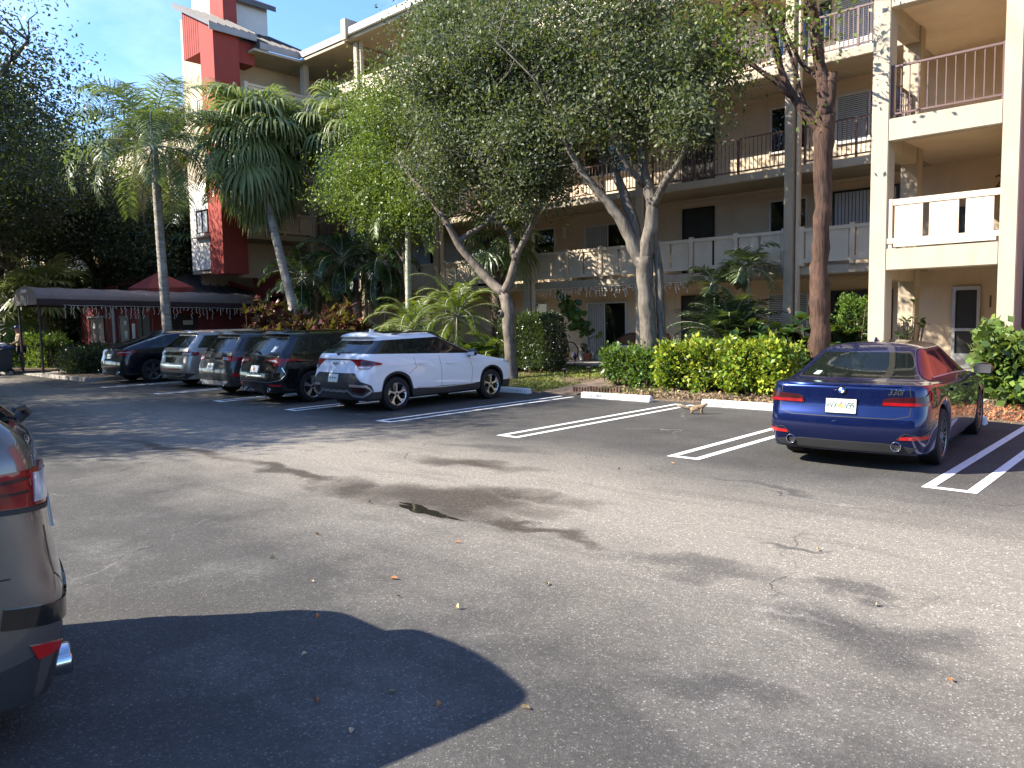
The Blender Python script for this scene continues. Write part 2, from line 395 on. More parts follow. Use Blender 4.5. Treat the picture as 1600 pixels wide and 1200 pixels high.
def setting():
    s = 260
    me = npmesh('parking_lot', [(-s, -s, 0), (s, -s, 0), (s, s, 0), (-s, s, 0)], [(0, 1, 2, 3)])
    tag(link('parking_lot', me, asphalt()), kind='structure')
    # stall lines: narrow U of two stripes joined at the aisle end
    m, nt, b = nodes('road paint'); tc = N(nt, 'ShaderNodeTexCoord').outputs['Object']
    w = ramp(nt, noise(nt, tc, 9, 6, .75), [(.28, .35), (.45, 1)])
    nt.links.new(mixc(nt, w, (.16, .15, .14), (.78, .77, .74)), b.inputs['Base Color']); b.inputs['Roughness'].default_value = .7
    bump(nt, noise(nt, tc, 90, 2), .3, b)
    mb = MB()
    def strip(x0, x1, y0, y1):
        mb.add([(x0, y0, .004), (x1, y0, .004), (x1, y1, .004), (x0, y1, .004)], [(0, 1, 2, 3)])
    for x, d in ((-24.9, .3), (-21.1, .3), (-17.7, .32), (-14.5, .33), (-11.38, .34), (-8.3, .34), (-5.24, .36), (-2.22, .40), (.85, .4)):
        y0 = 8.62; y1 = 14.0 if x < -3 else 14.2
        strip(x, x + .105, y0, y1); strip(x + d, x + d + .105, y0, y1); strip(x + .105, x + d, y0, y0 + .105)
    me = mb.build('parking_lines', m); tag(me, kind='structure')
    # planted strip and lawn between stalls and building
    m, nt, b = nodes('soil and leaf litter'); tc = N(nt, 'ShaderNodeTexCoord').outputs['Object']
    n1 = noise(nt, tc, 14, 6, .7); n2 = noise(nt, tc, 60, 3, .7)
    vo = N(nt, 'ShaderNodeTexVoronoi'); vo.inputs['Scale'].default_value = 24; nt.links.new(tc, vo.inputs['Vector'])
    c = mixc(nt, ramp(nt, n1, [(.35, 0), (.65, 1)]), (.085, .055, .036), (.2, .145, .095))
    c = mixc(nt, ramp(nt, vo.outputs['Color'], [(.6, 0), (.8, .8)]), c, (.30, .20, .12))
    nt.links.new(c, b.inputs['Base Color']); b.inputs['Roughness'].default_value = .95
    bump(nt, mathn(nt, 'ADD', n1, n2), 1, b, .04)
    V = []; F = []; nx, ny = 120, 36
    xs = np.linspace(-36, 14, nx); ys = np.linspace(14.42, 40, ny) ** 1
    ys = 14.42 + (np.linspace(0, 1, ny) ** 2.0) * 26
    for j, y in enumerate(ys):
        for i, x in enumerate(xs):
            V.append((x, y + (0 if j else .03 * math.sin(x * 3.1) + .03 * math.sin(x * 7.7)), (gz(y) + .012 * math.sin(x * 2.3 + y) + (.02 if j else -.02))))
    for j in range(ny - 1):
        for i in range(nx - 1): a = j * nx + i; F.append((a, a + 1, a + nx + 1, a + nx))
    tag(link('planting_bed', npmesh('planting_bed', V, F), m, smooth=True), kind='structure')
    # planted island beside the canopy, with kerb
    mb = MB().box(-32.35, -27.9, 9.35, 15.0, -.05, .11); o = mb.build('planting_island', m); tag(o, kind='structure')
    mb = MB().box(-32.5, -27.8, 9.2, 9.35, -.05, .13).box(-27.9, -27.75, 9.351, 14.5, -.05, .129); o = mb.build('kerb', M['concrete'], bevel=.02); tag(o, kind='structure')
    mb = MB().box(-60, -35.2, 8.9, 9.05, -.05, .14).box(-34.9, -32.501, 9.25, 30, -.05, .06); o = mb.build('kerb', M['concrete'], bevel=.02); tag(o, kind='structure')
    mb = MB().box(-60, -34.9, 9.051, 40, -.05, .12); o = mb.build('planting_ground', m); tag(o, kind='structure')
    # paths
    def path(name, pts, mat, up=.035):
        n = len(pts) // 2; V = []; F = []
        for i in range(n):
            for p in (pts[i], pts[-1 - i]): V.append((p[0], p[1], gz(p[1]) + up))
        for i in range(n - 1): F.append((2 * i, 2 * i + 1, 2 * i + 3, 2 * i + 2))
        k = len(V); V += [(a, b_, c_ - .12) for a, b_, c_ in V[:k]]
        F2 = [(a + k, d + k, c_ + k, b_ + k) for a, b_, c_, d in F]
        S = [(2 * i, 2 * i + 2, 2 * i + 2 + k, 2 * i + k) for i in range(n - 1)] + [(2 * i + 1, 2 * i + 1 + k, 2 * i + 3 + k, 2 * i + 3) for i in range(n - 1)] + [(0, k, k + 1, 1), (k - 2, k - 1, 2 * k - 1, 2 * k - 2)]
        mb = MB().add(V, F + F2 + S); tag(mb.build(name, mat), kind='structure')
    mbk = pm('brown worn path', (.19, .14, .105), .9, spec=.2, var=.2, scale=4, bmp=.5, bscale=40)
    path('footpath', [(-12.25, 14.35), (-12.1, 16), (-12.0, 17.5), (-11.8, 19.0), (-11.8, 20.2), (-10.8, 20.2), (-10.75, 19), (-10.95, 17.5), (-11.05, 16), (-11.15, 14.35)], mbk)
    path('footpath', [(-4.6, 14.35), (-4.6, 16), (-4.7, 18.0), (-4.7, 19.2), (-3.05, 19.2), (-3.05, 18), (-3.15, 16), (-3.2, 14.35)], M['concrete'])
    mb = MB().box(-19.5, -7.5, 18.9, 21.75, .1, GH + .06); tag(mb.build('patio', M['concrete'], bevel=.01), kind='structure')
    # puddle left in the damp strip
    pts = []
    for k in range(40):
        a = 2 * math.pi * k / 40; r = 1 + .22 * math.sin(3 * a + 1) + .15 * math.sin(7 * a) + .1 * math.sin(11 * a)
        pts.append((-5.55 + .42 * r * math.cos(a), 4.74 + .085 * r * math.sin(a) - .05 * math.cos(a), .003))
    m, nt, b = nodes('shallow water'); b.inputs['Base Color'].default_value = (.02, .017, .014, 1); b.inputs['Roughness'].default_value = .03; b.inputs['Specular IOR Level'].default_value = .6
    bump(nt, noise(nt, N(nt, 'ShaderNodeTexCoord').outputs['Object'], 9, 2), .04, b)
    tag(MB().add(pts, [tuple(range(40))]).build('puddle', m), kind='structure')
setting()
# ------------------------------------------------------------------ buildings
U = [GH - .02, 2.83, 5.43, 8.05, 10.65]; SL = .22          # undersides of the walkway slabs
def FT(k): return GH + .06 if k == 0 else U[k] + SL
def window(par, x0, x1, z0, z1, y, fm='white_frame', mull=(), blind=None, pane='window_glass', name='window', t=.055):
    mb = MB(); w = t
    mb.box(x0, x1, y - .06, y + .02, z1 - w, z1).box(x0, x1, y - .07, y + .02, z0, z0 + w)
    mb.box(x0, x0 + w, y - .06, y + .02, z0 + w, z1 - w).box(x1 - w, x1, y - .06, y + .02, z0 + w, z1 - w)
    for q in mull: xm = x0 + (x1 - x0) * q; mb.box(xm - w * .5, xm + w * .5, y - .055, y + .02, z0 + w, z1 - w)
    f = mb.build(name, M[fm], par)
    p = MB().box(x0 + w, x1 - w, y - .022, y - .01, z0 + w, z1 - w).build('pane', M[pane], f)
    if blind:
        a, b, kind = blind; xa = x0 + (x1 - x0) * a + w; xb = x0 + (x1 - x0) * b - w; s = MB()
        if kind == 'v':
            n = max(3, int((xb - xa) / .09))
            for i in range(n): xx = xa + (xb - xa) * i / n; s.box(xx, xx + (xb - xa) / n * .82, y - .03, y - .024, z0 + w, z1 - w)
        else:
            n = int((z1 - z0) / .055)
            for i in range(n): zz = z0 + w + (z1 - z0 - 2 * w) * i / n; s.box(xa, xb, y - .034, y - .024, zz, zz + .036)
        s.build('blinds', M['blind'], f)
    return f
def door(par, x0, x1, z0, z1, y, mat='door_dark', fm='dark_frame', panels=True):
    mb = MB(); w = .06
    mb.box(x0 - w, x0, y - .05, y + .02, z0, z1 + w).box(x1, x1 + w, y - .05, y + .02, z0, z1 + w).box(x0, x1, y - .05, y + .02, z1, z1 + w)
    f = mb.build('door_frame', M[fm], par)
    d = MB().box(x0, x1, y - .03, y + .01, z0, z1)
    if panels:
        for a, b in ((.08, .46), (.54, .92)):
            for c, e in ((.06, .42), (.48, .94)):
                d.box(x0 + (x1 - x0) * a, x0 + (x1 - x0) * b, y - .04, y - .028, z0 + (z1 - z0) * c, z0 + (z1 - z0) * e)
    d = d.build('door', M[mat], par, bevel=.004)
    MB().ball((x1 - .08, y - .07, (z0 + z1) / 2 - .05), .03).build('door_handle', M['chrome'], d, True)
    return d
def board_rail(par, x0, x1, y, z, mat='railing_board', name='railing', nb=3, axis=0, hgt=.98):
    """posts, top and bottom rails, wide boards with open gaps. axis 0 along X, 1 along Y"""
    mb = MB()
    def bx(a, b, d0, d1, z0, z1):
        if axis == 0: mb.box(a, b, y + d0, y + d1, z0, z1)
        else: mb.box(y - d1, y - d0, a, b, z0, z1)
    L = x1 - x0; n = max(1, round(L / 1.5)); s = L / n
    for i in range(n + 1):
        p = x0 + s * i
        bx(p - .06, p + .06, -.055, .05, z + .02, z + hgt + .05)
        if i < n:
            a, b = p + .06, p + s - .06
            bx(a, b, -.045, .055, z + hgt - .09, z + hgt); bx(a, b, -.05, .03, z + .1, z + .2)
            for q in range(2):
                w = (b - a) / 2; bx(a + w * q + .035, a + w * q + w - .035, -.012, .012, z + .2, z + hgt - .09)
    return mb.build(name, M[mat], par)
def bar_rail(par, x0, x1, y, z, name='railing', axis=0, hgt=.98, step=.115):
    mb = MB()
    def bx(a, b, d0, d1, z0, z1):
        if axis == 0: mb.box(a, b, y + d0, y + d1, z0, z1)
        else: mb.box(y - d1, y - d0, a, b, z0, z1)
    L = x1 - x0; n = max(1, round(L / 1.5)); s = L / n
    bx(x0, x1, -.025, .025, z + hgt - .04, z + hgt); bx(x0, x1, -.018, .018, z + .08, z + .115)
    for i in range(n + 1):
        p = x0 + s * i; bx(p - .027, p + .027, -.03, .03, z, z + hgt + .01)
    m = int(L / step)
    for i in range(1, m):
        p = x0 + L * i / m; bx(p - .009, p + .009, -.009, .009, z + .115, z + hgt - .04)
    return mb.build(name, M['bronze'], par)
def wall_lamp(par, x, y, z):
    l = MB().box(x - .09, x + .09, y - .11, y - .012, z - .2, z + .2).build('wall_lamp', M['lamp_white'], par, bevel=.02)
    MB().box(x - .07, x + .07, y - .012, y, z - .14, z + .14).build('back_plate', M['satin'], l)

def main_wing():
    W = 21.8; YF = 20.0
    B = thing('apartment_building', 'five storey tan apartment building with open walkways behind the parked cars', 'building', (-18, 21, 0))
    MB().box(-36, 8, W, W + .3, 0, 13.2).box(-31.9, 8, W, W + .3, 13.2, 14.6).build('wall', M['stucco_wall'], B)
    for k in range(1, 5):
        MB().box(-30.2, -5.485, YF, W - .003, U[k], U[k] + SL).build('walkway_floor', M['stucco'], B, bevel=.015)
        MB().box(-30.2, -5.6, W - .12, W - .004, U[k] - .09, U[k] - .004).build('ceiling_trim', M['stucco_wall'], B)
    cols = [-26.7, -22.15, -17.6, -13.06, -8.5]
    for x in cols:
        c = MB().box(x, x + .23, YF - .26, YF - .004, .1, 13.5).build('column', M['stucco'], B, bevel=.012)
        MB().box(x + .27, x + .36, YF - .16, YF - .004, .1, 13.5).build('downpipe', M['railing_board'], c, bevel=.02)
    edges = [-30.2] + cols + [-5.5]
    for k in range(1, 5):
        for a, b in zip(edges[:-1], edges[1:]):
            x0 = a + (.42 if a != -30.2 else .05); x1 = b - .05
            (board_rail if k in (1, 4) else bar_rail)(B, x0, x1, YF - .07 if k in (1, 4) else YF + .05, FT(k) - .02)
    # roof: low metal roof with deep soffit
    MB().prism([(19.45, 13.42), (27, 15.1), (27, 15.3), (19.45, 13.62)], -26.9, 8, 0).build('roof', M['roof_grey'], B)
    MB().box(-26.9, -5.5, 19.3, 19.449, 13.38, 13.66).build('gutter', M['fascia'], B, bevel=.02)
    MB().box(-26.75, -26.45, 19.2, 19.29, 13.2, 14.0).box(-26.75, -26.45, 19.29, 20.0, 13.66, 14.0).build('parapet_post', M['stucco'], B)
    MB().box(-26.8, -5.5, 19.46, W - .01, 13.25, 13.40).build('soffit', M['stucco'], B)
    # ground floor
    window(B, -16.45, -14.75, .42, 2.36, W, mull=(.46,), blind=(.0, .46, 'v'), name='sliding_door')
    door(B, -12.62, -11.45, .42, 2.4, W)
    window(B, -9.82, -8.62, 1.1, 2.42, W, blind=(0, 1, 'h'))
    window(B, -8.0, -6.4, .55, 2.44, W, 'dark_frame', (.42,), name='window', t=.12)
    wall_lamp(B, -17.33, W, 2.12); wall_lamp(B, -13.34, W, 2.12)
    text_on('unit_number', '107', .2, M['number'], B, (-12.86, W - .008, 1.98), (1, 0, 0), (0, 0, 1))
    door(B, -20.9, -19.95, .42, 2.4, W); window(B, -19.2, -18.2, 1.1, 2.42, W, name='window')
    window(B, -25.5, -23.6, .42, 2.4, W, mull=(.5,), name='sliding_door')
    # upper floors repeat bay by bay
    for k in range(1, 5):
        f = FT(k)
        for (xw, pw) in ((-16.49, 1.95), (-25.6, 1.95)):
            window(B, xw, xw + pw, f + .95, f + 1.95, W, mull=(.5,), blind=(0, .5, 'v') if k % 2 else None); wall_lamp(B, xw - .85, W, f + 1.8)
        for xd in (-12.58, -21.7):
            door(B, xd, xd + .98, f, f + 2.05, W); window(B, xd + 2.78, xd + 3.9, f + (1.05 if k == 1 else .75), f + 2.05, W, blind=(0, 1, 'h') if k == 4 else None)
        if k == 1: window(B, -7.99, -6.3, f + 1.0, f + 2.08, W, 'dark_frame', blind=(0, 1, 'v'))
        else: window(B, -7.95, -6.2, f + (.72 if k == 2 else .5), f + 2.02, W, mull=(.5,), blind=(0, .5, 'h'))
        window(B, -8.42, -8.12, f + .95, f + 1.95, W, 'dark_frame')
        door(B, -29.2, -28.3, f, f + 2.05, W)
    return B
main_wing()

def stair_tower():
    T = thing('stair_tower', 'pale stucco stair tower with numbered landings beside the blue sedan', 'building', (-4.2, 17.5, 0))
    st = M['stucco']
    MB().box(-5.48, -5.15, 17.0, 17.45, .05, 14).build('column', st, T, bevel=.012)
    MB().box(-3.16, -2.87, 17.0, 17.75, .05, 14).build('column', st, T, bevel=.012)
    MB().box(-5.48, -5.12, 19.0, 19.35, .2, 14).build('column', st, T, bevel=.012)
    for k in range(1, 5):
        MB().box(-5.149, -3.161, 17.004, 17.26, U[k] - .15, U[k] + .29).build('beam', st, T, bevel=.012)
        MB().box(-5.478, -5.16, 17.451, 18.999, U[k] - .32, U[k] + .02).build('beam', st, T)
        MB().box(-5.48, -2.95, 17.261, 21.5, U[k] + .021, U[k] + .2).build('landing', M['stucco_wall'], T)
    MB().box(-5.8, -2.9, 21.5, 21.78, .2, 14).build('back_wall', M['stucco_wall'], T)
    MB().box(-3.15, -2.9, 17.76, 21.5, .2, 14).build('side_wall', M['stucco_wall'], T)
    MB().box(-5.48, -2.95, 17.3, 21.5, .2, GH + .07).build('landing', M['concrete'], T)
    # first floor screen door with a mid rail
    x0, x1 = -4.92, -4.32
    d = MB().box(x0, x0 + .07, 21.4, 21.49, .42, 2.42).box(x1 - .07, x1, 21.4, 21.49, .42, 2.42).box(x0 + .07, x1 - .07, 21.4, 21.49, 2.33, 2.42).box(x0 + .07, x1 - .07, 21.4, 21.49, 1.33, 1.4).box(x0 + .07, x1 - .07, 21.4, 21.49, .42, .78).build('screen_door', M['satin'], T)
    MB().box(x0 + .07, x1 - .07, 21.45, 21.47, .78, 1.33).box(x0 + .07, x1 - .07, 21.45, 21.47, 1.4, 2.33).build('screen', M['black_plastic'], d)
    text_on('floor_number', '1', .42, M['number'], T, (-4.12, 21.49, 2.02), (1, 0, 0), (0, 0, 1))
    text_on('floor_number', '2', .42, M['number'], T, (-4.02, 21.49, 4.85), (1, 0, 0), (0, 0, 1))
    MB().box(-4.9, -4.2, 21.44, 21.499, 3.08, 4.35).build('door', M['door_dark'], T)
    # boarded rail on the first landing
    mb = MB(); z = 3.12
    mb.box(-5.149, -3.161, 17.06, 17.15, z + .87, z + .99).box(-5.149, -3.161, 17.02, 17.14, z + .1, z + .2).box(-5.0, -3.2, 16.97, 17.1, z + .02, z + .1)
    for a, b in ((-5.02, -4.5), (-4.38, -3.86), (-3.74, -3.27)): mb.box(a, b, 17.08, 17.115, z + .2, z + .87)
    mb.build('railing', M['railing_board'], T)
    mb = MB(); mb.box(-5.148, -5.06, 17.045, 17.2, z, z + 1.0); mb.build('rail_post', M['railing_board'], T)
    for k in (2, 3, 4): bar_rail(T, -5.13, -3.18, 17.12, U[k] + .3, step=.15, hgt=1.05)
    # stair flight seen through the bars: sloping stringer, treads and rail
    for k in range(3):
        za = U[k] + .2 if k else GH; zb = U[k + 1] + .15; mb = MB(); n = 14
        for i in range(n):
            y = 18.4 + 2.6 * i / n; z0 = za + (zb - za) * i / n
            mb.box(-4.2, -3.2, y, y + .24, z0 + .12, z0 + .17)
        mb.prism([(18.3, za), (21.0, zb), (21.0, zb + .25), (18.3, za + .25)], -4.26, -4.2, 0)
    # walkway rails that run into the tower
    for k in (2, 3): bar_rail(T, 17.5, 18.95, -5.3, FT(k), axis=1, step=.15)
    MB().prism([(16.8, 13.6), (26, 15.2), (26, 15.4), (16.8, 13.8)], -5.6, -2.8, 0).build('roof', M['roof_grey'], T)
    # red flank tower to the right
    R = thing('stair_tower', 'red stucco tower flank at the right edge of the pale stair tower', 'building', (0, 18, 0))
    MB().box(-2.868, 4.5, 17.8, 22, 0, 15).build('wall', M['red_stucco'], R)
    MB().prism([(-2.9, 15.0), (4.8, 15.0), (4.8, 15.3), (-2.9, 15.3)], 17.5, 22.2, 1).build('roof', M['roof_grey'], R)
stair_tower()

def seams(mb, p0, p1, width, n, axis_v, h=.05, w=.03):
    """standing seams running from p0 to p1, repeated along axis_v"""
    p0, p1, v = Vector(p0), Vector(p1), Vector(axis_v)
    up = (p1 - p0).cross(v).normalized(); up = up if up.z > 0 else -up; s = v.normalized() * w / 2
    for i in range(n + 1):
        o = v * (width * i / n); a, b = p0 + o, p1 + o
        mb.add([a - s, a + s, b + s, b - s, a - s + up * h, a + s + up * h, b + s + up * h, b - s + up * h],
               [(0, 1, 5, 4), (1, 2, 6, 5), (2, 3, 7, 6), (3, 0, 4, 7), (4, 5, 6, 7)])

def corner_tower():
    T = thing('corner_tower', 'tall red and cream stair tower with sloping metal roof and chimney behind the fan palm', 'building', (-32, 17, 0))
    Y0, Y1 = 15.71, 16.82
    MB().prism([(-31.75, 3.95), (-30.6, 3.95), (-30.6, 13.86), (-31.75, 14.45)], Y0, Y1, 1).build('wall', M['red_stucco'], T)
    o = MB().prism([(-33.22, 13.12), (-31.751, 13.12), (-31.751, 14.45), (-33.22, 15.2)], Y0, Y1, 1)
    for i in range(8): x = -33.2 + i * .19; o.box(x, x + .02, Y0 - .012, Y0 - .001, 13.13, 14.35 + (-31.75 - x) * .5)
    o.build('overhang', M['red_stucco'], T)
    MB().prism([(-36.05, 4.2), (-31.6, 4.2), (-31.6, 14.3), (-36.05, 15.9)], Y1 + .12, Y1 + .5, 1).build('wall', M['stucco'], T)
    MB().box(-36.05, -35.8, Y1 + .501, 20, 0, 15.1).build('wall', M['stucco'], T)
    MB().box(-33.5, -31.752, Y0 + .04, Y1 + .1, 4.2, 7.9).build('wall', M['white_stucco'], T)
    MB().box(-33.5, -30.9, 18.6, 19, 0, 4.19).build('wall', M['dark_red'], T)
    window(T, -32.85, -31.8, 5.72, 6.72, Y0 + .04, 'dark_frame', (.5,), (0, 1, 'v'))
    MB().box(-33.0, -31.76, Y0 - .22, Y0 + .039, 5.55, 5.7).build('sill', M['white_stucco'], T, bevel=.02)
    board_rail(T, -33.9, -31.8, Y1 - .3, FT(4) - .05)
    MB().box(-33.95, -31.76, Y1 - .4, Y1 + .11, U[4], FT(4)).build('balcony_floor', M['stucco'], T)
    text_on('floor_number', '3', .5, M['letter'], T, (-31.25, Y0 - .01, 7.3), (1, 0, 0), (0, 0, 1))
    MB().box(-31.6, -30.75, Y1 + .001, 17.6, 12.75, 13.65).build('wall', M['red_stucco'], T)
    # roof in two steps, falling toward +X, with seams
    r = MB().prism([(-33.6, 15.36), (-30.42, 13.80), (-30.42, 13.95), (-33.6, 15.52)], Y0 - .25, 17.55, 1)
    seams(r, (-33.6, Y0 - .2, 15.52), (-30.42, Y0 - .2, 13.95), 2.0, 6, (0, 1, 0)); r.build('roof', M['roof_grey'], T)
    r = MB().prism([(-38, 17.1), (-30.2, 13.4), (-30.2, 13.6), (-38, 17.3)], 17.56, 20.4, 1)
    seams(r, (-38, 17.6, 17.3), (-30.2, 17.6, 13.6), 2.7, 8, (0, 1, 0))
    r.add([(-30.2, 19.45, 13.6), (-26.9, 19.45, 13.6), (-26.9, 24, 14.9), (-33, 24, 14.9)], [(0, 1, 2, 3)])
    r.build('roof', M['roof_grey'], T)
    MB().box(-30.42, -30.39, Y0 - .25, 17.55, 13.66, 13.93).box(-30.2, -30.17, 17.56, 19.46, 13.32, 13.6).build('fascia', M['fascia_grey'], T)
    MB().box(-30.169, -26.91, 19.42, 19.46, 13.34, 13.62).build('fascia', M['fascia_grey'], T)
    MB().box(-32.45, -30.21, 17.3, 21.9, 13.2, 13.3).box(-30.209, -26.9, 19.47, 21.7, 13.2, 13.3).build('soffit', M['stucco'], T)
    # upper cream shaft and red chimney stack
    MB().prism([(-37.2, 14), (-33.8, 14), (-33.8, 16.6), (-37.2, 18.2)], 18.1, 20.1, 1).build('shaft', M['white_stucco'], T)
    MB().prism([(-37.6, 18.39), (-33.5, 16.46), (-33.5, 16.7), (-37.6, 18.63)], 17.8, 20.4, 1).build('roof', M['roof_grey'], T)
    MB().box(-34.1, -32.9, 17.42, 18.06, 14.2, 19.5).build('chimney', M['red_stucco'], T)
    # walkways of the side that faces the main wing
    MB().box(-32.4, -32.1, 17.33, 22.1, 3.9, 13.199).build('wall', M['stucco_wall'], T)
    for k in range(1, 5):
        MB().box(-32.09, -30.25, 16.83 if k > 1 else 18.6, 19.99, U[k], U[k] + SL).build('walkway_floor', M['stucco'], T)
        board_rail(T, 16.9 if k > 1 else 18.65, 19.9, -30.3, FT(k) - .02, axis=1)
    MB().box(-30.6, -30.3, 19.7, 19.95, 0, 13.2).build('column', M['stucco'], T)
    MB().box(-35.5, -32.45, 20.0, 21.79, U[1], U[1] + SL).build('walkway_floor', M['stucco'], T); board_rail(T, -35.4, -30.65, 20.03, FT(1) - .02)
corner_tower()

def left_wing():
    B = thing('apartment_building', 'shaded apartment wing with cream balconies left of the red tower', 'building', (-44, 19, 0))
    MB().box(-54, -36.06, 20.5, 20.8, 0, 13.2).build('wall', M['stucco_wall'], B)
    MB().box(-54, -53.7, 18.8, 20.49, 0, 13.2).build('wall', M['stucco_wall'], B)
    for k in range(1, 5):
        MB().box(-53.69, -36.06, 18.8, 20.49, U[k], U[k] + SL).build('walkway_floor', M['stucco'], B)
    for x in (-51, -46.4, -41.9, -37.4):
        MB().box(x, x + .25, 18.55, 18.79, 0, 12.9).build('column', M['stucco'], B)
    for k in range(1, 5):
        for a in (-50.7, -46.1, -41.6, -37.1):
            board_rail(B, a, a + (4.1 if a < -38 else .95), 18.74, FT(k) - .02)
            (a < -38) and window(B, a + .6, a + 2.3, FT(k) + .5, FT(k) + 2, 20.5, 'dark_frame', (.5,))
    MB().prism([(18.3, 12.75), (24, 14.2), (24, 14.4), (18.3, 12.95)], -54.3, -36.06, 0).build('roof', M['roof_grey'], B)
    # further block at the far left
    C = thing('apartment_building', 'brown shaded balcony block at the far left edge', 'building', (-60, 16, 0))
    MB().box(-70, -56.0, 16.6, 20, 0, 13).build('wall', M['stucco_wall'], C)
    for k in range(1, 5):
        MB().box(-70, -56.1, 15.2, 16.59, U[k], U[k] + SL).build('balcony_floor', M['stucco'], C)
        for a in (-68, -64, -60): bar_rail(C, a, a + 3.8, 15.3, FT(k)); window(C, a + 1, a + 3, FT(k) + .1, FT(k) + 2, 16.6, 'dark_frame', (.5,))
    MB().box(-70.3, -55.8, 15.0, 20, 13.001, 13.3).build('roof', M['roof_grey'], C)
left_wing()

def across():  # unseen block added behind the camera to dim the low sky mirrored in car paint
    B = thing('apartment_building', 'tan balcony block added unseen behind the viewer to darken car reflections', 'building', (-8, -30, 0))
    MB().box(-60, 40, -40, -30, 0, 13).build('wall', M['stucco_wall'], B)
    for k in range(1, 5):
        MB().box(-60, 40, -29.999, -28.4, U[k], U[k] + SL).build('balcony_floor', M['stucco'], B); board_rail(B, -59, 39, -28.5, FT(k))
    for k in range(5):
        m = MB()
        for i in range(20): m.box(-58 + i * 5, -55.6 + i * 5, -29.99, -29.9, FT(k), FT(k) + 2.1)
        m.build('glazing', M['pane'], B)
across()

def pavilion():
    B = thing('pavilion', 'low dark red service building with black metal roof beside the canopy', 'building', (-39, 16, 0))
    x0, x1, y0, y1, h = -43.6, -34.7, 14.4, 20.4, 3.15
    MB().box(x0, x1, y0, y1, 0, h).build('wall', M['dark_red'], B)
    r = MB(); zr = 4.35; ym = 17.3
    r.add([(x0 - .1, y0 - .25, h), (x1 + .2, y0 - .25, h), (x1 - 2.6, ym, zr), (x0 + 2.2, ym, zr), (x1 + .2, y1, h), (x0 - .1, y1, h)],
          [(0, 1, 2, 3), (1, 4, 2), (4, 5, 3, 2), (5, 0, 3)])
    r.add([(x0 - .1, y0 - .25, h - .12), (x1 + .2, y0 - .25, h - .12), (x1 + .2, y1, h - .12), (x0 - .1, y1, h - .12)], [(3, 2, 1, 0)])
    r.add([(x0 - .1, y0 - .25, h - .12), (x1 + .2, y0 - .25, h - .12), (x1 + .2, y0 - .25, h), (x0 - .1, y0 - .25, h)], [(0, 1, 2, 3)])
    r.add([(x1 + .2, y0 - .25, h - .12), (x1 + .2, y1, h - .12), (x1 + .2, y1, h), (x1 + .2, y0 - .25, h)], [(0, 1, 2, 3)])
    seams(r, (x0 + 2.4, y0 - .25, h + .02), (x0 + 2.4, ym, zr + .01), 4.0, 9, (1, 0, 0))
    seams(r, (x1 + .2, y0 + 2.4, h + .02), (x1 - 2.0, y0 + 2.4, zr - .2), 2.4, 6, (0, 1, 0))
    r.build('roof', M['roof_metal'], B)
    MB().tube([(x0 - .15, y0 - .28, h + .1), (x0 + 2.2, ym, zr + .12)], .14, 4).build('hip_parapet', M['dark_red'], B)
    MB().tube([(x1 + .25, y1 - .6, h + .1), (x1 - 2.5, ym + .2, zr + .1)], .14, 4).build('hip_parapet', M['dark_red'], B)
    cx0, cx1, cy0, cy1 = -36.3, -34.3, 14.05, 16.1
    MB().add([(cx0, cy0, 3), (cx1, cy0, 3), (cx1, cy1, 3), (cx0, cy1, 3), (cx0, cy0, 3.55), (cx1, cy0, 3.45), (cx1, cy1, 3.55), (cx0, cy1, 3.55), (cx1 - .75, cy0 + .85, 4.22), (cx1 - .95, cy0 + .95, 4.22)],
             [(0, 1, 5, 4), (1, 2, 6, 5), (2, 3, 7, 6), (3, 0, 4, 7), (4, 5, 8), (5, 6, 8), (6, 7, 9, 8), (7, 4, 8, 9)]).build('corner_gable', M['dark_red'], B)  # the walls' darker red is used here in place of shade over the gable
    d = door(B, -42.2, -40.4, 0, 2.2, y0 - .001, 'door_brown', 'door_brown', False); MB().box(-41.75, -41.4, y0 - .05, y0 - .035, 1.75, 2.0).build('notice', M['sign_white'], d)
    MB().box(-42.3, -40.3, y0 - .12, y0 - .002, 2.28, 2.36).build('door_hood', M['fascia'], B)
    d = door(B, -38.4, -37.3, 0, 2.25, y0 - .001, 'door_brown', 'door_brown', False)
    for q in ((-37.85, -37.5, 1.9, 2.08), (-37.8, -37.5, 1.25, 1.6)): MB().box(q[0], q[1], y0 - .05, y0 - .035, q[2], q[3]).build('notice', M['sign_white'], d)
    MB().box(-36.95, -36.65, y0 - .04, y0 - .005, 1.1, 1.95).build('notice', M['sign_white'], B)
    MB().tube([(-38.95, y0 - .1, .05), (-38.95, y0 - .1, 2.7), (-38.2, y0 - .1, 2.75)], .07, 8).build('downpipe', M['fascia'], B)
    MB().box(-36.3, -34.95, y0 - .03, y0 - .004, .2, 2.3).build('alcove_shade', M['black'], B)  # flat black panel painted in for the shade inside an alcove
    s = MB().box(x1 + .004, x1 + .05, 15.2, 16.4, 0, 2.3).build('door', M['door_brown'], B)
    MB().box(x1 + .051, x1 + .065, 15.7, 16.15, 1.85, 2.05).build('notice', M['letter'], s)
pavilion()

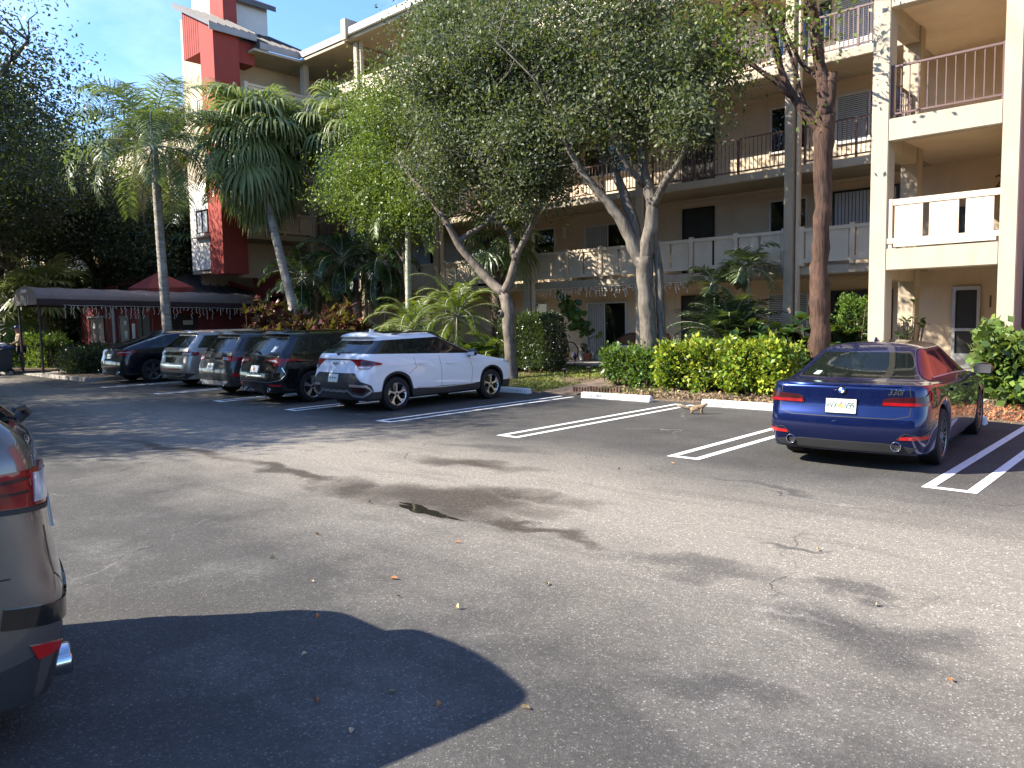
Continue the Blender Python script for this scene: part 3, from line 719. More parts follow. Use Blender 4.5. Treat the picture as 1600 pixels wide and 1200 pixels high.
def canopy():
    C = thing('canopy', 'long brown barrel entrance canopy on thin posts in front of the red pavilion', 'canopy', (-33.9, 9.3, 0))
    xa, xb, ya, yb = -35.3, -32.6, 9.3, 18.9
    V = []; F = []; n = 14; rows = 0
    def drop(y): return -.019 * (y - ya)
    bays = 9; ys = []
    for b in range(bays):
        for q in range(6): ys.append((ya + (yb - ya) * (b + q / 6) / bays, math.sin(math.pi * q / 6)))
    ys.append((yb, 0))
    for y, sgn in ys:
        for i in range(n + 1):
            a = math.pi * i / n; k = 1 - .035 * sgn
            V.append(((xa + xb) / 2 - (xb - xa) / 2 * math.cos(a), y, 2.92 + .5 * math.sin(a) * k ** 2 + drop(y)))
    m = n + 1
    for j in range(len(ys) - 1):
        for i in range(n): F.append((j * m + i, j * m + i + 1, (j + 1) * m + i + 1, (j + 1) * m + i))
    MB().add(V, F).build('cover', M['canopy_cloth'], C, 'all')
    f = [(V[i][0], V[i][2]) for i in range(n + 1)]; f = [(xa, 2.7)] + f + [(xb, 2.7)]
    e = MB().prism(f, ya - .03, ya - .004, 1).build('end_panel', M['canopy_cloth'], C)
    text_on('lettering', 'Bldg 3', .42, M['letter'], e, ((xa + xb) / 2, ya - .036, 2.9), (1, 0, 0), (0, 0, 1))
    MB().box((xa + xb) / 2 - .35, (xa + xb) / 2 + .35, ya - .04, ya - .034, 3.18, 3.3).build('address_plate', M['letter'], e)
    mb = MB()
    for x in (xa, xb - .02): mb.add([(x, ya, 2.68), (x + .02, ya, 2.68), (x + .02, yb, 2.68 + drop(yb)), (x, yb, 2.68 + drop(yb)), (x, ya, 2.92), (x + .02, ya, 2.92), (x + .02, yb, 2.92 + drop(yb)), (x, yb, 2.92 + drop(yb))],
                                   [(0, 1, 2, 3), (4, 7, 6, 5), (0, 4, 5, 1), (1, 5, 6, 2), (2, 6, 7, 3), (3, 7, 4, 0)])
    mb.build('valance', M['canopy_edge'], C)
    for x in (xa + .12, xb - .12):
        for y in (ya + .1, ya + 4.8, yb - .3):
            MB().tube([(x, y, 0), (x, y, 2.75)], .045, 8).build('post', M['post'], C, True)
canopy()

def icicles(name, label, group, p0, p1, n, zd, seed):
    r = random.Random(seed); p0, p1 = Vector(p0), Vector(p1); mb = MB(); b = MB()
    mb.tube([p0.lerp(p1, i / 12) + Vector((0, 0, -.02 * (i % 2))) for i in range(13)], .008, 4)
    for i in range(n):
        q = p0.lerp(p1, (i + r.random() * .6) / n); L = r.choice((.12, .22, .3, .4, .48)) * zd; pts = [q]
        k = max(2, int(L / .07))
        for j in range(1, k + 1): pts.append(q + Vector((r.uniform(-.025, .025), r.uniform(-.025, .025), -L * j / k)))
        mb.tube(pts, .006, 3)
        for p in pts[1:]: b.cbox(p + Vector((r.uniform(-.02, .02), r.uniform(-.02, .02), 0)), (.022, .022, .04))
    o = thing(name, label, 'string lights', tuple(p0), group)
    mb.add(b.v, b.f); mb.build('cord', M['lamp_white'], o)
G_ = 'unlit icicle light strings'
icicles('icicle_lights', 'unlit icicle string lights hanging from the brown canopy valance', G_, (-32.57, 10.2, 2.68), (-32.57, 17.5, 2.54), 46, 1.0, 3)
icicles('icicle_lights', 'unlit icicle string lights hanging under the first balcony behind the grey tree trunk', G_, (-17.2, 19.96, 2.82), (-11.4, 19.96, 2.82), 60, .75, 4)
# ------------------------------------------------------------------ vegetation
def unit(v): return v / np.maximum(np.linalg.norm(v, axis=-1, keepdims=True), 1e-9)
def leaf_quads(P, size, r, elong=2.0, up=0.0, droop=0.0, out=None, outw=0.0):
    n = len(P); d = r.normal(size=(n, 3)); d[:, 2] += up - droop
    if out is not None: d += out * outw
    d = unit(d); q = unit(np.cross(d, r.normal(size=(n, 3)))); nn = np.cross(d, q)
    L = (size * r.uniform(.5, 1.4, n))[:, None]; w = L / elong * .5
    V = np.empty((n, 4, 3)); V[:, 0] = P; V[:, 1] = P + d * L * .5 + q * w + nn * w * .35
    V[:, 2] = P + d * L; V[:, 3] = P + d * L * .5 - q * w + nn * w * .35
    return V.reshape(-1, 3), np.arange(4 * n).reshape(-1, 4)

def make_twigs(mb, centers, skel, r, rad0=.018, bend=.25):
    S = np.array([p for p, _ in skel])
    for c in centers:
        d = np.linalg.norm(S - c, axis=1) + .35 * np.maximum(0, S[:, 2] - c[2]); j = int(np.argmin(d)); a = S[j]; L = np.linalg.norm(c - a)
        if L < .15: continue
        m1 = a + (c - a) * .35 + r.normal(size=3) * L * bend * .35 + np.array([0, 0, -.05 * L]); m2 = a + (c - a) * .7 + r.normal(size=3) * L * bend * .3
        k = rad0 * min(2.2, .6 + L * .5)
        mb.tube([a, m1, m2, c], [k, k * .75, k * .5, k * .22], 4, False)

def densify(path, radii, step=.18):
    P = np.array(path, float); out = []; rr = []
    for i in range(len(P) - 1):
        n = max(1, int(np.linalg.norm(P[i + 1] - P[i]) / step))
        for k in range(n):
            t = k / n; out.append(P[i] * (1 - t) + P[i + 1] * t); rr.append(radii[i] * (1 - t) + radii[i + 1] * t)
    out.append(P[-1]); rr.append(radii[-1])
    O = np.array(out)
    for _ in range(3): O[1:-1] = .5 * O[1:-1] + .25 * (O[:-2] + O[2:])
    return O, rr

def crown_points(ells, n, r, shell=.55):
    out = []; W = np.array([e[2] for e in ells], float); W /= W.sum()
    for e, k in zip(ells, r.multinomial(n, W)):
        u = unit(r.normal(size=(k, 3))) * (r.uniform(0, 1, (k, 1)) ** shell)
        out.append(np.array(e[0]) + u * np.array(e[1]))
    return np.concatenate(out)

def tree(name, label, base, limbs, ells, nclump, per, leaf, lmat, bmat, seed, clump_r=.38, group=None, twig=.018, shell=.55, cat='tree', elong=2.0, lumpy=.06, droop=0, bare=0, sides=9):
    r = np.random.default_rng(seed); o = thing(name, label, cat, base, group)
    skel = []; tb = MB()
    for path, rs in limbs:
        D, R = densify(path, rs); D = D + r.normal(size=D.shape) * np.array(R)[:, None] * lumpy
        R = np.array(R) * (1 + r.normal(size=len(R)) * lumpy * .8); tb.tube(D, R, sides)
        for p, q in zip(D, R):
            if q < .2: skel.append((p, q))
    if not skel: skel = [(np.array(limbs[0][0][-1], float), .1)]
    C = crown_points(ells, nclump, r, shell); C = C[C[:, 2] > base[2] + .5]
    for c in crown_points(ells, max(6, nclump // 24), r, .8):
        S = np.array([p for p, _ in skel]); d = np.linalg.norm(S - c, axis=1) + .5 * np.maximum(0, S[:, 2] - c[2]); j = int(np.argmin(d)); a = S[j]; L = np.linalg.norm(c - a)
        if L < .4: continue
        k = min(.05, .5 * skel[j][1] + .01); D, R = densify([a, a + (c - a) * .4 + r.normal(size=3) * L * .1, c], [k, k * .75, k * .45], .2)
        tb.tube(D, R, 5, False); skel += [(p, q) for p, q in zip(D[1:], R[1:])]
    make_twigs(tb, C if not bare else np.concatenate([C, crown_points(ells, bare, r, 1)]), skel, r, twig)
    tb.build('trunk', bmat, o, 'all')
    k = r.poisson(per, len(C)); P = np.repeat(C, k, 0); off = r.normal(size=P.shape) * clump_r * np.array([1, 1, .75]); P = P + off
    V, F = leaf_quads(P, leaf, r, elong, .1, droop)
    link('crown', npmesh('crown', V, F), lmat, o)
    return o

L_oak = leafmat('grey green leaves', [(.055, .07, .038), (.085, .102, .054), (.12, .137, .08), (.18, .19, .13)], .26, .5, .25)
L_dark = leafmat('dark leaves', [(.022, .036, .02), (.035, .055, .026), (.05, .075, .032)], .22, .4)
L_bright = leafmat('yellow green leaves', [(.07, .12, .02), (.12, .18, .03), (.17, .23, .045)], .38, .45)
L_limbo = leafmat('light green leaves', [(.08, .13, .02), (.15, .19, .03)], .38, .45)
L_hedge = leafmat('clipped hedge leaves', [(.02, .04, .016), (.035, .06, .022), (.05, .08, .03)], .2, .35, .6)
L_gold = leafmat('yellow variegated leaves', [(.08, .16, .025), (.17, .27, .03), (.34, .39, .035), (.46, .46, .06)], .32, .35)
L_greenh = leafmat('bright green leaves', [(.05, .11, .022), (.09, .17, .03), (.14, .22, .04)], .32, .35)
L_sea = leafmat('round green leaves', [(.07, .13, .03), (.12, .19, .045), (.2, .27, .07)], .3, .35)
L_ti = leafmat('burgundy leaves', [(.05, .010, .016), (.10, .02, .026), (.17, .045, .045), (.30, .16, .12)], .22, .4)
L_palm = leafmat('palm fronds', [(.10, .145, .065), (.14, .19, .085), (.20, .24, .12)], .34, .38, .55)
L_fan = leafmat('fan palm leaves', [(.17, .21, .08), (.24, .28, .12), (.33, .35, .18)], .36, .38, .55)
L_areca = leafmat('yellow green palm fronds', [(.08, .14, .02), (.15, .22, .03), (.24, .28, .04)], .36, .4)
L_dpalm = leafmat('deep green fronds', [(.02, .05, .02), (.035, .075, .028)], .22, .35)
L_dry = leafmat('dry fronds', [(.2, .14, .07), (.3, .22, .12)], .2, .7)
B_oak = barkmat('grey bark', (.065, .056, .045), (.175, .152, .122), bmp=.9)
B_pale = barkmat('pale smooth bark', (.08, .064, .05), (.20, .165, .13), (9, 9, 4), .7)
B_limbo = barkmat('peeling red brown bark', (.032, .022, .017), (.10, .056, .039), (18, 18, 2.4), 1.0)
B_palm = barkmat('ringed palm bark', (.17, .15, .125), (.36, .33, .28), (3, 3, 16), .5)
B_royal = barkmat('smooth green palm stem', (.26, .27, .2), (.42, .41, .33), (2, 2, 10), .2)
B_fib = barkmat('fibrous palm bark', (.07, .05, .035), (.2, .15, .11), (8, 8, 8), .9)

def broad_trees():
    lm = lambda p, a, b: (p, list(np.linspace(a, b, len(p))))
    T1 = [((lambda p: (p, [.22, .175, .165, .2, .17, .16])))([(-14.68, 15.94, .0), (-14.74, 15.94, .72), (-14.75, 15.94, 1.44), (-14.74, 15.94, 1.89), (-14.8, 15.94, 2.34), (-14.97, 15.94, 2.6)]),
          lm([(-14.9, 15.94, 2.5), (-15.57, 15.77, 3.09), (-15.9, 15.6, 3.55), (-16.31, 15.43, 4.03), (-16.33, 15.25, 4.47), (-16.76, 15.08, 5.13), (-17.38, 14.91, 5.82), (-18.0, 14.74, 6.53)], .15, .05),
          lm([(-16.33, 15.44, 4.0), (-16.3, 15.57, 4.25), (-15.99, 15.71, 4.31), (-15.55, 15.84, 4.46), (-15.21, 15.97, 4.77), (-14.95, 16.11, 5.38), (-14.81, 16.24, 6.25)], .09, .04),
          lm([(-14.95, 15.94, 2.5), (-14.76, 16.02, 2.87), (-14.68, 16.11, 3.41), (-14.53, 16.19, 3.79), (-14.26, 16.27, 4.23), (-13.88, 16.36, 4.84), (-13.59, 16.44, 5.59)], .14, .05),
          lm([(-14.62, 16.09, 3.45), (-14.88, 16.26, 4.05), (-15.15, 16.43, 4.43), (-15.69, 16.6, 4.6), (-16.37, 16.77, 4.96), (-17.19, 16.94, 5.94)], .09, .035)]
    o = tree('shade_tree', 'gnarled forked tree with knotted pale trunk at the nose of the white suv', (-14.68, 15.94, .05), T1,
         [((-16.6, 15.6, 6.4), (1.7, 1.7, 1.4), 1.8), ((-15.3, 16.0, 7.8), (2.4, 1.8, 1.9), 3), ((-14.2, 16.2, 6.0), (1.4, 1.4, 1.5), 1.8), ((-17.2, 15.6, 8.6), (1.6, 1.6, 1.5), 1.7)],
         370, 120, .108, L_oak, B_pale, 11, .32, twig=.014)
    knot = MB(); knot.lathe([(.02, .0), (.075, -.01), (.105, .03), (.10, .09), (.06, .12)], (0, 0, 0), 14)
    R = Vector((-.15, -1, .1)).to_track_quat('Z', 'Y').to_matrix().to_4x4(); k2 = MB().add([R @ Vector(p) + Vector((-14.88, 15.8, 1.98)) for p in knot.v], knot.f)
    k2.build('knot', B_pale, o, 'all')
    tree('shade_tree', 'slim yellow green tree in front of the inner building corner', (-20.9, 17.4, .25),
         [lm([(-20.9, 17.4, .2), (-20.8, 17.3, 2), (-20.6, 17.1, 4), (-20.7, 16.8, 6), (-21.0, 16.6, 8)], .09, .03), lm([(-20.6, 17.1, 4), (-19.8, 16.8, 5.3), (-19.2, 16.6, 6.6)], .05, .02), lm([(-20.6, 17.1, 3.8), (-21.6, 16.8, 5.1), (-22.4, 16.6, 6.4)], .05, .02)],
         [((-20.8, 16.5, 6.5), (2.5, 1.6, 1.6), 3), ((-20.6, 16.5, 8.6), (1.9, 1.4, 1.7), 2.4), ((-22.6, 16.4, 6.6), (1.4, 1.2, 1.3), 1.2), ((-18.8, 16.3, 5.6), (1.5, 1.2, 1.2), 1.4)],
         470, 95, .095, L_bright, B_pale, 12, .36, twig=.011)
    T2 = [((lambda p: (p, [.30, .22, .20, .21, .24])))([(-10.47, 16.44, 0), (-10.5, 16.44, 1.1), (-10.54, 16.44, 2.06), (-10.61, 16.44, 2.69), (-10.63, 16.44, 3.29)]),
          lm([(-10.64, 16.44, 3.0), (-11.07, 16.24, 4.13), (-11.41, 16.04, 4.7), (-11.75, 15.84, 5.11), (-12.09, 15.64, 5.68), (-12.53, 15.44, 6.59)], .17, .05),
          lm([(-10.62, 16.46, 3.0), (-11.03, 16.54, 4.31), (-11.36, 16.64, 4.99), (-11.66, 16.74, 5.56), (-12.07, 16.84, 6.17), (-12.64, 16.94, 7.69), (-13.13, 17.04, 8.98)], .16, .05),
          lm([(-10.62, 16.44, 3.0), (-10.4, 16.47, 4.24), (-10.36, 16.5, 4.7), (-10.64, 16.53, 5.12), (-10.74, 16.55, 6.46), (-10.85, 16.58, 7.25), (-11.1, 16.61, 8.39), (-11.21, 16.64, 9.66)], .19, .06),
          lm([(-10.36, 16.46, 4.5), (-9.88, 16.24, 5.07), (-9.37, 16.04, 5.34), (-9.06, 15.84, 5.76), (-8.63, 15.64, 6.48)], .11, .03),
          lm([(-10.6, 16.44, 5.05), (-10.84, 16.19, 5.34), (-11.0, 15.94, 5.79), (-11.14, 15.69, 6.69), (-10.86, 15.44, 7.91)], .09, .03),
          lm([(-10.67, 16.44, 6.43), (-9.84, 16.17, 6.97), (-8.86, 15.91, 7.41), (-8.1, 15.64, 7.57)], .08, .02),
          ([(-10.2, 16.62, .1), (-10.25, 16.64, 1.6), (-10.3, 16.62, 3.0), (-10.42, 16.55, 3.9), (-10.36, 16.5, 4.5)], [.12, .11, .1, .1, .06])]
    tree('shade_tree', 'large grey barked spreading tree rising behind the yellow hedge', (-10.47, 16.44, .1), T2,
         [((-13.6, 16.1, 8.6), (2.6, 2.2, 2.3), 3.6), ((-11.0, 16.3, 9.0), (2.6, 2.2, 2.0), 3.2), ((-13.9, 15.8, 6.3), (1.4, 1.6, 1.35), 1.5), ((-9.4, 15.9, 7.5), (1.7, 1.5, 1.2), 1.5), ((-9.0, 15.8, 6.2), (.9, .9, .6), .35), ((-11.4, 15.9, 6.6), (1.8, 1.6, 1.0), 1.2), ((-15.6, 16.2, 9.4), (1.8, 1.7, 1.6), 1.8), ((-17.3, 16.2, 10.3), (1.5, 1.4, 1.2), 1.0)],
         600, 135, .108, L_oak, B_oak, 13, .32, twig=.014, bare=40)
    T3 = [((lambda p: (p, [.25, .2, .19, .175, .185, .2])))([(-6.25, 16.54, 0), (-6.29, 16.54, 1.68), (-6.36, 16.54, 2.76), (-6.24, 16.54, 3.82), (-6.31, 16.54, 4.89), (-6.25, 16.54, 5.94)]),
          lm([(-6.3, 16.54, 5.55), (-6.52, 16.48, 5.93), (-6.74, 16.43, 6.19), (-6.93, 16.37, 6.44), (-7.09, 16.31, 6.83), (-7.21, 16.25, 7.5), (-7.43, 16.2, 8.46), (-7.56, 16.14, 9.27)], .12, .05),
          lm([(-6.25, 16.54, 5.8), (-6.33, 16.59, 6.59), (-6.49, 16.64, 7.42), (-6.66, 16.69, 8.38), (-6.85, 16.74, 9.49)], .15, .09),
          lm([(-6.22, 16.54, 5.8), (-6.17, 16.59, 6.43), (-6.17, 16.64, 6.76)], .12, .09),
          lm([(-6.86, 16.24, 6.37), (-7.12, 16.06, 6.72), (-7.49, 15.89, 7.03), (-7.84, 15.72, 7.33), (-8.2, 15.54, 7.57)], .07, .025),
          lm([(-6.31, 16.54, 6.58), (-6.87, 16.71, 7.13), (-7.45, 16.87, 8.39), (-7.9, 17.04, 9.25)], .05, .02),
          lm([(-6.62, 16.54, 6.06), (-6.81, 16.42, 6.66), (-6.81, 16.29, 7.02), (-7.21, 16.16, 8.13), (-7.72, 16.04, 8.37)], .05, .02)]
    tree('gumbo_limbo_tree', 'tree with peeling red brown trunk and sparse leafy twigs beside the stair tower', (-6.25, 16.54, .1), T3,
         [((-8.3, 15.9, 8.2), (1.0, .9, .8), 1.4), ((-7.7, 15.7, 7.3), (.8, .6, .4), .8), ((-6.9, 16.3, 9.6), (1.4, 1, .8), 1.2), ((-6.4, 16.3, 6.1), (.8, .4, .3), .15), ((-6.7, 16.0, 8.0), (1.2, .8, 1.3), 1.1)],
         95, 26, .11, L_limbo, B_limbo, 14, .22, twig=.012, bare=60, lumpy=.1)
    # trees that overhang the lot from the left; the farther ones stand beyond the canopy and the wing
    def std(label, x, y, h, R, seed, n=420, per=85, mat=L_dark, leaf=.10, g=None, name='shade_tree', z0=.35):
        t = [lm([(x, y, 0), (x + .1, y, h * .2), (x - .1, y + .1, h * .38)], .24, .2)]
        rr = np.random.default_rng(seed)
        for k in range(6):
            a = k * 1.05 + rr.uniform(-.3, .3); t.append(lm([(x - .1, y + .1, h * .36), (x + R * .35 * math.cos(a), y + R * .35 * math.sin(a), h * .55), (x + R * .7 * math.cos(a), y + R * .7 * math.sin(a), h * (.66 + .08 * (k % 3)))], .13, .04))
        el = [((x, y, h * .74), (R * .8, R * .8, h * .26), 3)]
        for k in range(5):
            a = k * 1.256 + rr.uniform(-.4, .4); el.append(((x + R * .6 * math.cos(a), y + R * .6 * math.sin(a), h * (.5 + .2 * rr.random())), (R * .5, R * .5, h * z0 * .5), 1.5))
        return tree(name, label, (x, y, 0), t, el, n, per, leaf, mat, B_oak, seed, .42, g, twig=.016, sides=7)
    std('tall dark oak overhanging the upper left corner, trunk outside the frame', -21.6, 3.0, 11.2, 4.7, 21, 700, 90, leaf=.10)
    std('dark tree in the left island shading the far parked cars', -30.8, 2.0, 9.8, 5.0, 22, 520, 80, leaf=.12)
    std('dark tree left of the canopy entrance shading the red pavilion', -38.3, 7.2, 13.0, 5.2, 23, 850, 100, leaf=.13)
    std('second dark tree shading the driving lane from the left', -25.5, -3.0, 9.8, 5.0, 24, 600, 85, leaf=.13)
    std('dense dark tree standing behind the barrel canopy', -43.8, 11.3, 13.0, 5.0, 25, 700, 100, leaf=.16, g='dark trees round the pavilion')
    std('dense dark tree between the pavilion and the shaded wing', -46.0, 16.3, 12.2, 4.0, 26, 520, 100, leaf=.15, g='dark trees round the pavilion')
    std('green tree rising over the left end of the pavilion roof', -39.4, 17.0, 9.8, 3.0, 27, 360, 90, leaf=.13, g='dark trees round the pavilion')
    std('tall dark tree beyond the trash bin at the left edge', -50.5, 12.0, 11.5, 4.8, 28, 520, 90, leaf=.17, g='dark trees round the pavilion')
    std('round crowned tree left of the lane whose shade falls in front of the white suv', -19.2, -.6, 9.5, 3.3, 30, 330, 75, leaf=.11)
    for i, (x, y) in enumerate(((-44, -3), (-50, 3), (-56, -6), (-62, 1), (-47, -9))): std('broad dark tree added outside the frame to darken car reflections', x, y, 9.5 + i % 3, 5, 150 + i, 170, 60, leaf=.3, g='unseen trees added left for dark reflections')  # added off-frame so glancing reflections on the parked cars turn dark
    std('broad tree at the far left of the lane', -33.5, -3.5, 10.5, 5.0, 40, 480, 80, leaf=.13)
    for i in range(7): std('rounded tree added in an unseen row behind the viewer to darken reflections', -33 + i * 7.5 + (i % 3), -12.5 - (i % 2) * 2, 7.5 + (i % 3), 3.6, 130 + i, 110, 60, leaf=.22, g='unseen tree row added behind the viewer for dark reflections')  # unseen row added to block bright horizon in the cars' reflections
    std('dark tree far behind the trash bin, nearest the brown balcony block', -57.5, 13.0, 9, 3.2, 29, 260, 90, leaf=.17, g='dark trees round the pavilion')
broad_trees()

# ---- palms
def strip_from_path(P, W, side):
    """P (k,3) centre line, W (k,) half widths, side vector (3,)"""
    V = []; 
    for p, w in zip(P, W): V += [p - side * w, p + side * w]
    F = [(2 * i, 2 * i + 1, 2 * i + 3, 2 * i + 2) for i in range(len(P) - 1)]
    return V, F
class QB:
    def __init__(s): s.v = []; s.f = []; s.n = 0
    def add(s, V, F):
        s.v.append(np.asarray(V, float)); s.f.append(np.asarray(F, int) + s.n); s.n += len(V)
    def build(s, name, mat, par): return link(name, npmesh(name, np.concatenate(s.v), np.concatenate(s.f)), mat, par)
Z = np.array([0, 0, 1.0])
def feather(qb, rb, base, az, el, L, arch, r, nl=44, ll=.55, lw=.022, plume=.25, drp=.5, start=.14):
    n = 16; P = [np.array(base, float)]; e = el; ds = L / n; tang = []
    h = np.array([math.cos(az), math.sin(az), 0]); side0 = np.array([-h[1], h[0], 0])
    for i in range(n):
        t = h * math.cos(e) + Z * math.sin(e); tang.append(t); P.append(P[-1] + t * ds); e -= arch / n * (.4 + 1.2 * i / n)
    tang.append(tang[-1]); P = np.array(P); tang = np.array(tang)
    rb.tube(P, list(np.linspace(.028, .006, n + 1)), 5, False)
    for j in range(nl):
        t = start + (1 - start) * (j + .5) / nl; x = t * n; i = min(n - 1, int(x)); f = x - i
        p = P[i] * (1 - f) + P[i + 1] * f; tg = tang[i]; up = np.cross(tg, side0)
        up = -up if up[2] < 0 else up
        l = ll * (.45 + .55 * math.sin(math.pi * min(1, .12 + t * .9))) * r.uniform(.85, 1.1)
        for s in (-1, 1):
            d = tg * .55 + side0 * s + up * r.uniform(-plume, plume + .25); d /= np.linalg.norm(d)
            q = [p]; dd = d.copy()
            for k in range(3):
                q.append(q[-1] + dd * l / 3); dd = dd - Z * drp * r.uniform(.6, 1.2) * (.5 + .5 * k); dd /= np.linalg.norm(dd)
            sd = np.cross(d, up); sd /= max(1e-6, np.linalg.norm(sd)); sd = sd * .8 + up * .3 * s
            qb.add(*strip_from_path(q, [lw * .6, lw, lw * .8, lw * .1], sd))
def fan_leaf(qb, rb, base, az, el, pet, R, r, nseg=38, drp=1.0, fused=.5, sweep=2.5):
    h = np.array([math.cos(az), math.sin(az), 0]); t = h * math.cos(el) + Z * math.sin(el); side = np.array([-h[1], h[0], 0])
    hub = np.array(base) + t * pet - Z * .12 * pet; rb.tube([base, np.array(base) + t * pet * .55 , hub], [.022, .016, .012], 5, False)
    el2 = el - .55; t2 = h * math.cos(el2) + Z * math.sin(el2); nrm = np.cross(side, t2); nrm = nrm if nrm[2] > 0 else -nrm
    for j in range(nseg):
        a = -sweep + 2 * sweep * (j + .5) / nseg
        d = t2 * math.cos(a) + side * math.sin(a) - nrm * .10 * abs(math.sin(a)) + nrm * .05 * (-1) ** j; d /= np.linalg.norm(d)
        l = R * (1 - .28 * (abs(a) / sweep) ** 2) * r.uniform(.92, 1.06); sd = np.cross(d, nrm); sd /= np.linalg.norm(sd)
        w = l * fused * sweep / nseg * 1.02; sd = sd + nrm * .35 * (-1) ** j
        q = [hub, hub + d * l * fused]; dd = d.copy(); rem = l * (1 - fused)
        for k in range(4):
            dd = dd - Z * drp * r.uniform(.35, .75); dd /= np.linalg.norm(dd); q.append(q[-1] + dd * rem * .25)
        qb.add(*strip_from_path(q, [.006, w, w * .85, w * .55, w * .3, .003], sd))
def palm_trunk(o, path, r0, r1, mat, name='trunk', ring=0, n=12):
    D, R = densify(path, list(np.linspace(r0, r1, len(path))), .1); R = np.array(R)
    if ring: R = R * (1 + ring * (np.arange(len(R)) % 2))
    MB().tube(D, R, n).build(name, mat, o, 'all'); return D[-1]
def palm(kind, name, label, path, r0, r1, bmat, lmat, seed, n=16, group=None, **k):
    r = np.random.default_rng(seed); o = thing(name, label, 'palm', path[0], group); top = palm_trunk(o, path, r0, r1, bmat, ring=.06)
    qb = QB(); rb = MB()
    for i in range(n):
        az = i * 2.39996 + r.uniform(-.25, .25); u = (i + .5) / n
        if kind == 'feather':
            feather(qb, rb, top + np.array([0, 0, .1 * u]), az, k.get('e0', 1.35) - k.get('er', 1.5) * (1 - u), k['L'] * r.uniform(.85, 1.1), k.get('arch', 1.9) * r.uniform(.8, 1.15), r, k.get('nl', 44), k.get('ll', .55), k.get('lw', .022), k.get('plume', .3), k.get('drp', .5))
        else:
            fan_leaf(qb, rb, top + np.array([0, 0, .25 * u]), az, 1.3 - k.get('er', 2.0) * (1 - u), k['pet'] * r.uniform(.8, 1.15), k['R'] * r.uniform(.85, 1.1), r, k.get('nseg', 38), k.get('drp', 1.0), k.get('fused', .5))
    qb.build('crown', lmat, o); rb.build('leaf_stalks', k.get('stalk', B_royal), o, 'all')
    return o, top
